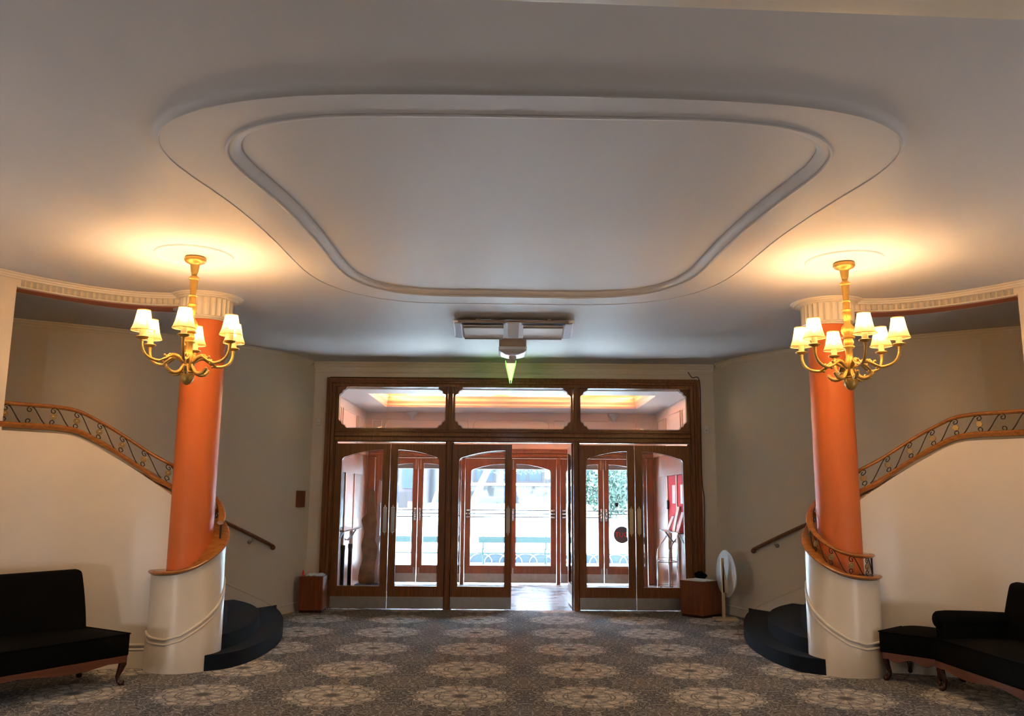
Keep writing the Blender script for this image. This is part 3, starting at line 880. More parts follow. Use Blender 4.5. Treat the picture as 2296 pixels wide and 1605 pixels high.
for s in (-1, 1):
    nm = SIDE[s]
    # ---- column
    t = thing('column', f'tall orange round column with fluted cream capital, on the {nm}', 'column', P(s, CU, CY, 0), 0, 'orange columns', 'thing')
    MB().lathe([(0.203, 0.6), (0.203, 3.33)], 48, P(s, CU, CY, 0)).build('shaft', orange, t)
    cap = []
    NF = 28
    mb = MB()
    zs = [3.335, 3.345, 3.515]
    rings = []
    for z in zs:
        rings.append([P(s, CU + (0.236 + 0.004 * (z > 3.34) + 0.016 * (1 - abs(math.sin(NF / 2 * a)))) * math.cos(a), CY + (0.236 + 0.004 * (z > 3.34) + 0.016 * (1 - abs(math.sin(NF / 2 * a)))) * math.sin(a), z) for a in [2 * PI * k / (NF * 8) for k in range(NF * 8)]])
    mb.loft(rings, caps=True)
    mb.lathe([(0.20, 3.30), (0.222, 3.30), (0.228, 3.308), (0.222, 3.316), (0.236, 3.318), (0.242, 3.327), (0.236, 3.337), (0.2, 3.337)], 48, P(s, CU, CY, 0))
    mb.lathe([(0.22, 3.512), (0.262, 3.512), (0.278, 3.518), (0.290, 3.513), (0.292, 3.524), (0.308, 3.530), (0.320, 3.525), (0.322, 3.536), (0.338, 3.543), (0.350, 3.538), (0.354, 3.55), (0.22, 3.55)], 64, P(s, CU, CY, 0))
    mb.build('capital', trimp, t, smooth=25)['label'] = 'cream fluted capital'
    # ---- newel drum
    t = thing('newel_pedestal', f'cream curved pedestal wrapping the foot of the {nm} orange column', 'pedestal', P(s, CU, CY, 0), 0, 'curved stair pedestals', 'thing')
    mb = MB(); rings = []
    i0 = next(i for i, q in enumerate(SPc) if q.y > 8.45)
    dr = SPc[i0:]
    BM = [(0, 0.9), (0.35, 0.75), (0.5, 0.53), (0.62, 0.40), (0.72, 0.30), (0.80, 0.262), (0.9, 0.27), (1.0, 0.30)]
    beads = [[], []]; low = []
    for i, q in enumerate(dr):
        w = i / (len(dr) - 1)
        d = radial(q)
        zb = interp(BM, w)
        top = q.z - 0.03
        rings.append([P(s, q.x + d.x * a, q.y + d.y * a, z) for a, z in [(-0.14, 0.0), (0.012, 0.0), (0.012, min(zb, top) - 0.012), (0.0, min(zb, top) + 0.02), (0.0, top), (-0.14, top)]])
        for k in (0, 1): beads[k].append(P(s, q.x + d.x * 0.005, q.y + d.y * 0.005, min(zb + 0.045 * k - 0.012, top)))
    mb.loft(rings, caps=True)
    mb.build('drum', cream, t)
    mb = MB()
    for k in (0, 1): mb.tube(beads[k], 0.0125, 8)
    mb.build('bead_moulding', trimp, t)
    # wooden plate round the column foot
    mb = MB(); rings = []
    for q in SPc[next(i for i, q in enumerate(SPc) if q.x < 3.4):]:
        d = radial(q)
        rings.append([P(s, CU + d.x * 0.15, CY + d.y * 0.15, q.z + zz) for zz in (-0.03, 0.008)] + [P(s, q.x + d.x * a, q.y + d.y * a, q.z + zz) for a, zz in [(-0.02, 0.010), (0.012, 0.010), (0.024, 0.002), (0.030, -0.008), (0.024, -0.018), (0.01, -0.024), (-0.02, -0.03)]])
    mb.loft(rings, caps=True)
    mb.build('top_plate', railwood, t)['label'] = 'polished wooden top spiralling down round the column'
    # ---- coping, handrail and scrolls
    t = thing('stair_railing', f'low wooden stair railing with iron scrolls, on the {nm} parapet', 'railing', P(s, 4.0, 8.1, 2.1), 0, 'stair railings')
    end = D_COL + 0.06
    pp = [q for q, a in zip(PATH3, ARC) if a <= end]
    MB().loft(frame_rings([P(s, *q) for q in pp], CAPP), caps=True).build('coping', railwood, t)
    e_arc = nearest_arc(2.775, 8.25) if s < 0 else nearest_arc(3.47, 8.12)
    rp = []
    for q, a in zip(PATH3, ARC):
        if a > e_arc: break
        d = radial(q) * -0.055 * min(1, max(0, (a - D_COL + 0.3) / 0.3)) if a > D_COL - 0.3 else Vector((0, 0, 0))
        rp.append(Vector((q.x + d.x, q.y + d.y, q.z + 0.185)))
    MB().loft(frame_rings([P(s, *q) for q in rp], RAILP), caps=True).build('handrail', railwood, t)
    def rail_pt(a, h):     # a along the path, h 0..1 between coping and handrail
        q = on_path(min(a, ARC[-1] - 1e-4))
        k = min(1, max(0, (a - D_COL + 0.3) / 0.3))
        d = radial(q) * -0.055 * k
        return P(s, q.x + d.x, q.y + d.y, q.z + 0.014 + h * 0.152)
    pitch = 0.205; a = 0.09; k = 0
    hh = 0.152
    while a + 0.135 < e_arc:
        # long S bar leaning down the stair, C scrolls and a rosette on its upper end
        w_ = 0.135
        f = lambda x, z: rail_pt(a + x, z / hh)
        mb = MB()
        S_ = [(0.0, hh), (0.018, hh - 0.006), (0.045, hh * 0.72), (0.085, hh * 0.30), (w_ - 0.02, 0.008), (w_, 0.0)]
        S_ = [(q.x, q.y) for q in crom(S_, 5)]
        mb.tube([f(*q) for q in S_], 0.0048, 6)
        r0 = 0.026
        mb.tube([f(x, z) for x, z in scroll(-0.018, hh - 0.024, r0, 1.0, PI / 2, 1)], 0.0045, 6)
        mb.tube([f(x, z) for x, z in scroll(-0.022, 0.025, r0, 1.0, -PI / 2, -1)], 0.0045, 6)
        mb.build('iron_scroll', iron, t, world=True)
        if k != 1:
            c = rail_pt(a - 0.02, 0.5); c2 = rail_pt(a - 0.01, 0.5)
            tn = (c2 - c); tn.z = 0; tn.normalize(); nn_ = Vector((tn.y, -tn.x, 0))
            R_ = Matrix((tn, Vector((0, 0, 1)), nn_)).transposed()
            mb = MB().lathe([(0.001, -0.008), (0.026, -0.008), (0.029, -0.004), (0.029, 0.004), (0.022, 0.008), (0.016, 0.005), (0.009, 0.010), (0.001, 0.011)], 14, c, mat=R_)
            mb.build('rosette', rosettem, t)['label'] = 'dull gold round rosette'
        a += pitch; k += 1
    mb = MB()
    q0, q1 = rail_pt(e_arc - 0.03, 0.0), rail_pt(e_arc - 0.03, 1.1)
    mb.tube([q0, q1], 0.009, 8)
    if s > 0: mb.tube([rail_pt(e_arc - 0.35 + k_ * 0.03, 0.02) for k_ in range(12)], 0.004, 6)
    mb.build('end_post', iron, t)
    # ---- stair
    t = thing('staircase', f'dark navy carpeted winding staircase behind the {nm} column', 'staircase', P(s, 3.2, 9.4, 0), 0, 'winding staircases', 'thing')
    NOS = [
        [(2.85, 8.03), (2.68, 8.16), (2.575, 8.45), (2.535, 8.9), (2.56, 9.5), (2.70, 10.2), (2.90, 10.85), (3.13, 11.44)],
        [(2.88, 8.20), (2.775, 8.38), (2.73, 8.75), (2.755, 9.25), (2.88, 9.85), (3.08, 10.35), (3.30, 10.72), (3.52, 10.98)],
        [(2.88, 8.32), (2.90, 8.6), (2.98, 9.0), (3.14, 9.5), (3.36, 9.95), (3.62, 10.35), (3.80, 10.68)],
        [(2.9, 8.45), (3.1, 8.9), (3.4, 9.4), (3.75, 9.95), (4.1, 10.38)],
        [(3.1, 8.5), (3.4, 8.9), (3.8, 9.4), (4.2, 9.85), (4.5, 10.06)],
        [(3.35, 8.42), (3.75, 8.9), (4.2, 9.35), (4.6, 9.75), (4.85, 9.82)],
        [(3.6, 8.36), (4.0, 8.7), (4.5, 9.15), (5.0, 9.5), (5.2, 9.6)],
        [(3.85, 8.3), (4.3, 8.6), (4.8, 9.0), (5.3, 9.35), (5.5, 9.44)],
        [(4.05, 8.22), (4.5, 8.45), (5.0, 8.8), (5.5, 9.1), (5.8, 9.28)]]
    far_pts = [(7.6, 8.66), (7.6, 7.0), (4.95, 7.15)]
    for k, no in enumerate(NOS):
        nose = resample(crom(no, 8), 40)
        tail = NOS[min(k + 3, 8)] if k < 8 else None
        zt = 0.14 * (k + 1)
        # outline: nosing curve, then back along the rear wall, then the parapet
        wl = [q for q, n in zip(FWc, FWn) if q.x > no[-1][0] + 0.05]
        wl = [(q.x + n.x * 0.02, q.y + n.y * 0.02) for q, n in zip(FWc, FWn) if q.x > no[-1][0] + 0.05 and q.x < (no[-1][0] + 1.4 if k < 8 else 7.5)][::6]
        if k < 8:
            b0 = NOS[min(k + 2, 8)]
            backp = [(q.x, q.y) for q in resample(crom(b0, 6), 12)][::-1]
            wl = [q for q in wl if q[0] < b0[-1][0]]
            outl = [(q.x, q.y) for q in nose] + wl + backp
        else:
            inner = [(Wc[i].x + Wn[i].x * 0.16, Wc[i].y + Wn[i].y * 0.16) for i in range(JI + 30, 60, -10)]
            outl = [(q.x, q.y) for q in nose] + wl + [(7.55, 7.2)] + [q for q in inner if q[0] > 4.1]
        z0_ = 0.0 if k < 2 else zt - 0.3
        mb = MB()
        # rounded nosing: slightly proud upper edge
        def ins(d): return [(x - 0, y - 0) for x, y in outl]
        mb.plate(outl, [], lambda a_, b_, t_: P(s, a_, b_, t_), z0_, zt)
        mb.build('step', stair_carpet, t, smooth=40, bevel=0.02 if k < 3 else 0)
    # ---- rail on the rear wall
    t = thing('wall_handrail', f'slim dark wooden handrail on the wall behind the {nm} stair', 'handrail', P(s, 3.3, 11.3, 0.9), 0, 'wall handrails')
    pts = []
    for k in range(40):
        d = 0.98 + 2.6 * k / 39
        q, n = fw_at(d)
        z = 0.92 + (d - 0.98) * 0.435
        pts.append(P(s, q.x + n.x * 0.07, q.y + n.y * 0.07, z))
    mb = MB().tube(pts, 0.024, 10)
    mb.sphere(pts[0] + Vector((0, 0, -0.018)), 0.034, 10)
    mb.build('rail', wood('handrail_wood_' + nm, (0.12, 0.04, 0.015), (0.20, 0.075, 0.03), 0.3, 0), t)
    for d in (1.33, 2.5):
        q, n = fw_at(d)
        z = 0.92 + (d - 0.98) * 0.435
        a_ = P(s, q.x + n.x * 0.07, q.y + n.y * 0.07, z - 0.02); b_ = P(s, q.x + n.x * 0.02, q.y + n.y * 0.02, z - 0.085)
        c_ = P(s, q.x + n.x * 0.07, q.y + n.y * 0.07, z - 0.075)
        mb = MB().tube(crom([a_, c_, b_], 6), 0.007, 8).sphere(b_, 0.026, 10)
        mb.build('bracket', steel, t)

# ================================================================== chandeliers and their roses
def chandelier():
    t = thing('chandelier', '', 'chandelier', (0, 0, 0), 0, 'gilded chandeliers')
    z0 = 3.55
    def fl(n_, d):
        return lambda r_, z, a: r_ * (1 + d * math.cos(n_ * a))
    B = lambda mb, n, m_, par=t, **k: mb.build(n, m_, par, world=False, **{'smooth': 62, **k})
    B(MB().lathe([(0.001, 0), (0.075, 0), (0.086, -0.012), (0.088, -0.03), (0.078, -0.045), (0.055, -0.056), (0.04, -0.064), (0.036, -0.075), (0.031, -0.115), (0.026, -0.135), (0.024, -0.14), (0.001, -0.14)], 28), 'ceiling_cup', gold)
    B(MB().lathe([(0.02, -0.138), (0.024, -0.146), (0.019, -0.155), (0.030, -0.165), (0.043, -0.178), (0.044, -0.188), (0.032, -0.194), (0.031, -0.20), (0.024, -0.29), (0.023, -0.324), (0.036, -0.33), (0.034, -0.337), (0.025, -0.34), (0.026, -0.395), (0.038, -0.40), (0.040, -0.408), (0.032, -0.416), (0.036, -0.43), (0.037, -0.455), (0.030, -0.475), (0.026, -0.495), (0.027, -0.52), (0.046, -0.545), (0.053, -0.57), (0.050, -0.595), (0.036, -0.62), (0.052, -0.632), (0.050, -0.64), (0.032, -0.648), (0.038, -0.665), (0.041, -0.68), (0.033, -0.70), (0.046, -0.712), (0.044, -0.72), (0.03, -0.73), (0.028, -0.80), (0.036, -0.82), (0.040, -0.86), (0.036, -0.93), (0.03, -0.96), (0.001, -0.965)], 40, flute=lambda r_, z, a: r_ * (1 + (0.06 * math.cos(12 * a) if (-0.32 < z < -0.198 or -0.61 < z < -0.53) else 0))), 'stem', gold)
    B(MB().lathe([(0.001, -0.955), (0.048, -0.957), (0.052, -0.966), (0.046, -0.972), (0.050, -0.985), (0.052, -1.005), (0.046, -1.03), (0.030, -1.055), (0.012, -1.068), (0.001, -1.07)], 48, flute=lambda r_, z, a: r_ * (1 + 0.07 * abs(math.cos(8 * a))) if z < -0.975 else r_), 'finial', gold)
    for k in range(6):
        R_ = Matrix.Rotation(2 * PI * k / 6, 3, 'Z')
        g = lambda pts: [R_ @ Vector((a, 0, b)) for a, b in pts]
        c2 = lambda pts, n=6: [(q.x, q.y) for q in crom(pts, n)]
        mb = MB()
        pa = c2([(0.03, -0.885), (0.055, -0.872), (0.085, -0.848), (0.12, -0.838), (0.155, -0.848), (0.185, -0.872), (0.22, -0.893), (0.265, -0.895), (0.315, -0.880), (0.355, -0.848), (0.376, -0.80), (0.38, -0.745)])
        n_ = len(pa)
        mb.tube(g(pa), [0.012 + 0.006 * math.sin(PI * min(1, i / n_ * 2.2)) + 0.0008 * math.sin(i * 1.9) for i in range(n_)], 12)
        # leaf knobs where the scrolls meet
        for a_, z_, r_ in ((0.192, -0.846, 0.013), (0.178, -0.858, 0.017), (0.205, -0.900, 0.013), (0.15, -0.838, 0.016)):
            mb.sphere(R_ @ Vector((a_, 0, z_)), r_, 8, (1.2, 0.8, 0.9))
        for dy in (-0.016, 0.016):
            mb.tube([R_ @ Vector((a_, dy * q, z_)) for a_, z_, q in [(0.13, -0.835, 0.6), (0.16, -0.852, 1.2), (0.2, -0.878, 1.2), (0.24, -0.896, 0.4)]], [0.009, 0.010, 0.008, 0.004], 6)
        arm = B(mb, 'arm', gold)
        mb = MB()
        pb = c2([(0.03, -0.905), (0.048, -0.935), (0.072, -0.965), (0.105, -0.978), (0.14, -0.970), (0.165, -0.95), (0.176, -0.935)])
        n_ = len(pb)
        mb.tube(g(pb), [0.012 + 0.004 * math.sin(PI * i / n_) for i in range(n_)], 12)
        for a_, z_, r_ in ((0.172, -0.938, 0.013), (0.15, -0.978, 0.010), (0.155, -0.950, 0.012), (0.125, -0.986, 0.009)):
            mb.sphere(R_ @ Vector((a_, 0, z_)), r_, 8, (1.1, 0.8, 0.9))
        B(mb, 'leaf_scroll', gold)
        c = R_ @ Vector((0.38, 0, 0))
        B(MB().lathe([(0.010, -0.765), (0.015, -0.755), (0.014, -0.745), (0.030, -0.738), (0.046, -0.730), (0.049, -0.723), (0.044, -0.720), (0.020, -0.722), (0.001, -0.722)], 20, c), 'drip_cup', gold, arm)
        B(MB().lathe([(0.001, -0.722), (0.023, -0.722), (0.024, -0.69), (0.022, -0.655), (0.024, -0.63), (0.020, -0.622), (0.001, -0.622)], 16, c), 'candle_sleeve', candle, arm)
        B(MB().lathe([(0.001, -0.622), (0.008, -0.618), (0.015, -0.60), (0.017, -0.585), (0.012, -0.562), (0.004, -0.545), (0.001, -0.543)], 14, c), 'bulb', bulbm, arm)
        # bell shaped shade, open above and below
        mb = MB(); n_ = 30; rings = []
        for r_, z in [(0.088, -0.675), (0.080, -0.655), (0.070, -0.625), (0.062, -0.59), (0.055, -0.55), (0.050, -0.522), (0.047, -0.512)]:
            rings.append([c + Vector((r_ * math.cos(2 * PI * i / n_), r_ * math.sin(2 * PI * i / n_), z)) for i in range(n_)])
        mb.loft(rings)
        sh = B(mb, 'lamp_shade', shadem, smooth=60)
        mb = MB()
        for r_, z, q in ((0.088, -0.675, 0.0030), (0.0475, -0.513, 0.0042)):
            mb.tube([c + Vector((r_ * math.cos(2 * PI * i / n_), r_ * math.sin(2 * PI * i / n_), z)) for i in range(n_)], q, 6, True)
        for i in range(6):
            a_ = 2 * PI * (i + 0.5) / 6
            mb.tube([c + Vector((r_ * math.cos(a_), r_ * math.sin(a_), z)) for r_, z in [(0.0885, -0.675), (0.0705, -0.625), (0.0625, -0.59), (0.0475, -0.513)]], 0.0013, 4)
        B(mb, 'piping', hem, sh)
    return t
ch = chandelier()
ch2 = copy_tree(ch)
for o, x, ph, lab in ((ch, AX - 2.69, -76, 'gilded six-arm chandelier with lit bell shades, hanging on the left'), (ch2, AX + 2.70, -94, 'gilded six-arm chandelier with lit bell shades, hanging on the right')):
    o.location = (x, 6.74, ZC - 0.012)
    o.rotation_euler.z = math.radians(ph)
    o['label'] = lab
    for k in range(6):
        a = math.radians(ph + 60 * k)
        light('chandelier_bulb_light', 'POINT', (x + 0.38 * math.cos(a), 6.74 + 0.38 * math.sin(a), ZC - 0.012 - 0.575), 10.5, (1.0, 0.67, 0.36), shadow_soft_size=0.04)
for s in (-1, 1):
    mb = MB().lathe([(0.001, -0.013), (0.27, -0.013), (0.285, -0.011), (0.295, -0.016), (0.306, -0.012), (0.312, 0.0), (0.001, 0.0)], 56, (AX + s * 2.695, 6.72, ZC))
    tag(mb.build('ceiling_rose', ceilp), f'flat round plaster ceiling rose above the {SIDE[s]} chandelier', 'ceiling rose', 'ceiling roses')

# ================================================================== seats
def cab_leg(name, t, x, y, h, fx, fy, mat=legwood, flip=1):
    """cabriole leg with a ball foot; (fx, fy) is the way its knee points"""
    d = Vector((fx, fy, 0)).normalized()
    pts, rs = [], []
    for z, o_, r_ in ((h, 0.0, 0.036), (h * 0.86, 0.022, 0.040), (h * 0.72, 0.026, 0.033), (h * 0.5, 0.008, 0.024), (h * 0.3, -0.008, 0.018), (h * 0.16, 0.0, 0.019), (h * 0.10, 0.016, 0.024), (0.028, 0.026, 0.028), (0.006, 0.028, 0.022), (0.0, 0.028, 0.018)):
        pts.append(Vector((x, y, z)) + d * o_); rs.append(r_)
    mb = MB().tube([Vector((q.x, q.y * flip, q.z)) for q in pts], rs, 12)
    return mb.build(name, mat, t, world=False, smooth=60)
def cushion(mb, x0, x1, y0, y1, z0, z1, dome=0.04, r_=0.03, nx=14, ny=10):
    """upholstered block with a domed top"""
    rings = []
    def top(u, v): return z1 - dome + dome * (1 - abs(2 * u - 1) ** 2.6) * (1 - abs(2 * v - 1) ** 2.6)
    grid = [[Vector((lerp(x0, x1, i / nx), lerp(y0, y1, j / ny), top(i / nx, j / ny))) for i in range(nx + 1)] for j in range(ny + 1)]
    vs = [q for row in grid for q in row]; W_ = nx + 1
    fs = [(j * W_ + i, j * W_ + i + 1, (j + 1) * W_ + i + 1, (j + 1) * W_ + i) for j in range(ny) for i in range(nx)]
    mb.add(vs, fs)
    rim = [grid[0][i] for i in range(nx + 1)] + [grid[j][nx] for j in range(1, ny + 1)] + [grid[ny][i] for i in range(nx - 1, -1, -1)] + [grid[j][0] for j in range(ny - 1, 0, -1)]
    rg = [rim, [Vector((q.x, q.y, z0)) for q in rim]]
    mb.loft(rg)
    mb.add(rg[1], [tuple(range(len(rim)))])
    return mb, rim
def settee(name, label, loc, rz, L_, dpt, back, arm=False, group='black velvet seats', cat='settee', seat_h=0.46, leg_h=0.21, back_h=0.93, flip=1):
    """x runs along the seat from its free end (0) to L_, y from the front (0) to the back (dpt)"""
    t = thing(name, label, cat, loc, rz, group)
    def bl(mb, *a, **k):
        mb.v = [Vector((q.x, q.y * flip, q.z)) for q in mb.v]
        return mb.build(*a, world=False, **k)
    mb, rim = cushion(MB(), 0, L_, 0, dpt, leg_h + 0.03, seat_h)
    st = bl(mb, 'seat', black_velvet, t, smooth=50, bevel=0.012)
    bl(MB().tube([Vector((q.x, q.y, q.z)) for q in rim], 0.006, 6, True), 'piping', black_velvet, st)
    # wooden apron with a gentle serpentine lower edge
    def apron(p0, p1, n):
        mb = MB(); rings = []
        p0, p1 = Vector(p0), Vector(p1)
        for k in range(25):
            w = k / 24
            q = p0.lerp(p1, w)
            zlo = leg_h - 0.028 + 0.018 * math.cos(4 * PI * w) * (1 if 0.05 < w < 0.95 else 0.3)
            rings.append([q + n * a + Vector((0, 0, z)) for a, z in ((0.0, zlo), (0.02, zlo + 0.004), (0.02, leg_h + 0.035), (0.0, leg_h + 0.035))])
        mb.loft(rings, caps=True)
        return mb
    bl(apron((0.03, 0.012, 0), (L_ - 0.03, 0.012, 0), Vector((0, -1, 0))), 'apron', apronwood, t)
    bl(apron((0.012, dpt - 0.03, 0), (0.012, 0.03, 0), Vector((-1, 0, 0))), 'apron', apronwood, t)
    for x in (0.05, L_ - 0.05):
        cab_leg('leg', t, x, 0.05, leg_h + 0.03, -1 if x < L_ / 2 else 1, -1, legwood, flip)
        cab_leg('leg', t, x, dpt - 0.06, leg_h + 0.03, -0.6 if x < L_ / 2 else 0.6, 1, legwood, flip)
    if back:
        mb = MB(); rings = []
        b0 = 0.06 if not arm else 0.03
        for k in range(9):
            w = k / 8
            z = lerp(leg_h + 0.05, back_h, w)
            y = dpt - 0.17 + 0.10 * w + 0.03 * w * w
            th_ = lerp(0.17, 0.11, w)
            sh = 0.012 * math.sin(PI * w)
            rings.append([Vector((b0 - sh + w * 0.02, y, z)), Vector((L_ - b0 + sh, y, z)), Vector((L_ - b0 + sh, y + th_, z)), Vector((b0 - sh + w * 0.02, y + th_, z))])
        mb.loft(rings, caps=True)
        bk = bl(mb, 'backrest', black_velvet, t, smooth=40, bevel=0.045)
    if arm:
        mb = MB()
        mb.box((0.0, 0.03, leg_h + 0.05), (0.13, dpt - 0.02, 0.57))
        pts = [Vector((0.055, y, 0.585 - 0.02 * (y / dpt))) for y in (0.0, 0.02, 0.1, 0.3, 0.5, dpt - 0.05)]
        mb.tube(pts, [0.05, 0.072, 0.080, 0.082, 0.08, 0.075], 16)
        bl(mb, 'armrest', black_velvet, t, smooth=60, bevel=0.02)
    return t
# x axis of each seat runs from its far end towards the viewer
def yaw_of(dx, dy): return math.atan2(dy, dx)
settee('settee', 'long black velvet settee on cabriole legs against the left wall', (-3.21, 7.46, 0), yaw_of(-0.524, -0.856), 1.9, 0.66, True, flip=-1)
settee('footstool', 'square black velvet stool beside the right pedestal, partly behind the armed sofa', (3.36, 7.85, 0), yaw_of(0.66, -0.75), 0.54, 0.54, False, cat='stool')
settee('sofa', 'black velvet sofa with a scroll arm at the right edge', (3.66, 7.47, 0), yaw_of(0.06, -1.0), 1.7, 0.72, True, True, cat='sofa', seat_h=0.47, back_h=0.90)

# ================================================================== small things in the foyer
def crumple(mb, x0, x1, y0, y1, z, amp, n=9):
    vs = [Vector((lerp(x0, x1, i / n), lerp(y0, y1, j / n), z + amp * random.random() * (0.3 if i in (0, n) or j in (0, n) else 1))) for j in range(n + 1) for i in range(n + 1)]
    W_ = n + 1
    mb.add(vs, [(j * W_ + i, j * W_ + i + 1, (j + 1) * W_ + i + 1, (j + 1) * W_ + i) for j in range(n) for i in range(n)])
    mb.add([v - Vector((0, 0, 0.006)) for v in vs], [(j * W_ + i, (j + 1) * W_ + i, (j + 1) * W_ + i + 1, j * W_ + i + 1) for j in range(n) for i in range(n)])
    return mb
def wood_box(label, loc, rz, w, d, h):
    t = thing('wooden_box', label, 'box', loc, rz, 'wooden plinth boxes by the doors')
    MB().box((0, 0, 0.035), (w, d, h)).build('body', boxwood, t, world=False, smooth=0, bevel=0.004)
    MB().box((0.012, 0.012, 0), (w - 0.012, d - 0.012, 0.04)).build('base', legwood, t, world=False, smooth=0)
    return t
wood_box('red brown wooden box left of the doors with white papers on top', (-2.865, 11.92, 0), 0, 0.33, 0.30, 0.485)
wood_box('red brown wooden box right of the doors, set at an angle', (2.387, 11.88, 0), -0.85, 0.37, 0.44, 0.475)
tag(crumple(MB(), -2.80, -2.545, 11.96, 12.19, 0.492, 0.03).build('paper_sheets', paper, smooth=0), 'crumpled white papers lying on the left wooden box', 'papers')
R_ = Matrix.Rotation(-0.85, 3, 'Z')
mb = MB()
for k in range(9):
    y = 0.03 + 0.033 * k
    mb.box((0.03, y, 0.474), (0.33, y + 0.018, 0.486))
mb.box((0.02, 0.02, 0.474), (0.35, 0.33, 0.480))
mb.v = [R_ @ v + Vector((2.387, 11.88, 0.003)) for v in mb.v]
tag(mb.build('white_tray', paper, smooth=0), 'flat white slatted tray on the angled wooden box', 'tray')
mb = MB().sphere((2.72, 12.07, 0.518), 0.09, 12, (1.0, 0.5, 0.44)).sphere((2.69, 12.06, 0.545), 0.05, 10, (1.4, 0.6, 0.5))
mb.tube([(2.66, 12.04, 0.53), (2.67, 12.04, 0.575), (2.73, 12.04, 0.58), (2.76, 12.05, 0.54)], 0.007)
tag(mb.build('black_bag', black_velvet), 'small black bag on the back of the angled wooden box', 'bag')
t = thing('red_bottle', 'tiny red bottle on the left wooden box', 'bottle', (-2.835, 12.0, 0.485))
MB().lathe([(0.001, 0), (0.014, 0), (0.015, 0.04), (0.008, 0.055), (0.001, 0.056)], 14).build('body', redpl, t, world=False)
MB().lathe([(0.001, 0.056), (0.009, 0.056), (0.009, 0.075), (0.001, 0.077)], 12).build('cap', redpl, t, world=False)

t = thing('round_sign_stand', 'round white board on a plywood stand, seen from behind by the right wall', 'sign stand', (2.90, 11.52, 0))
MB().box((2.76, 11.42, 0), (3.06, 11.62, 0.028)).build('base', palewood, t, smooth=0, bevel=0.004)
MB().box((2.865, 11.50, 0.02), (2.905, 11.525, 0.80)).build('upright', palewood, t, smooth=0, bevel=0.003)
R_ = Matrix.Rotation(math.radians(-79), 3, 'Z') @ Matrix.Rotation(PI / 2, 3, 'X')
MB().lathe([(0.001, -0.009), (0.305, -0.009), (0.31, 0), (0.305, 0.009), (0.001, 0.009)], 56, (2.945, 11.545, 0.595), mat=R_).build('disc', paint('white_painted_board', (0.52, 0.48, 0.42), 0.6, 0.05), t)['label'] = 'round white board'
mb = MB().add([(2.88, 11.50, 0.35), (2.96, 11.50, 0.35), (2.89, 11.50, 0.78), (2.88, 11.525, 0.35), (2.96, 11.525, 0.35), (2.89, 11.525, 0.78)], [(0, 1, 2), (5, 4, 3), (0, 3, 4, 1), (1, 4, 5, 2), (2, 5, 3, 0)])
mb.build('brace', palewood, t, smooth=0)

q, n = fw_at(0.36)
c = P(-1, q.x + n.x * 0.03, q.y + n.y * 0.03, 1.54)
t = thing('wall_box', 'small brown wooden box fixed to the wall left of the doors', 'wall box', c, math.atan2(n.y, -n.x) + PI / 2)
MB().box((-0.075, -0.03, -0.115), (0.075, 0.03, 0.115)).build('body', boxwood, t, world=False, smooth=0, bevel=0.006)
MB().box((-0.06, 0.03, -0.10), (0.06, 0.036, 0.10)).build('door_panel', boxwood, t, world=False, smooth=0)
MB().sphere((0.03, 0.042, -0.05), 0.008, 8).build('knob', chrome, t, world=False)
for x, z, lab in ((AX - 2.87, 2.66, 'small white sensor box on the wall left of the door frame'), (AX + 2.83, 2.585, 'small white sensor box on the wall right of the door frame')):
    t = thing('wall_sensor', lab, 'sensor', (x, YD + 0.03, z), 0, 'white wall sensors')
    MB().box((-0.035, -0.04, -0.055), (0.035, 0, 0.055)).build('body', whitep, t, world=False, smooth=0, bevel=0.012)
    MB().box((-0.02, -0.043, -0.03), (0.02, -0.038, 0.0)).build('lens', greyp, t, world=False, smooth=0)
pts = crom([(AD + 2.765, YD + 0.02, 0.3), (AD + 2.775, YD + 0.018, 1.0), (AD + 2.79, YD + 0.018, 1.55), (AD + 2.765, YD + 0.018, 1.85), (AD + 2.768, YD + 0.018, 2.6), (AD + 2.77, YD + 0.018, 3.30), (AD + 2.66, YD + 0.018, 3.36), (AD + 2.60, YD + 0.015, 3.44)], 8)
tag(MB().tube(pts, 0.006, 6).build('cable', legwood), 'thin dark cable running up the right side of the door frame', 'cable')

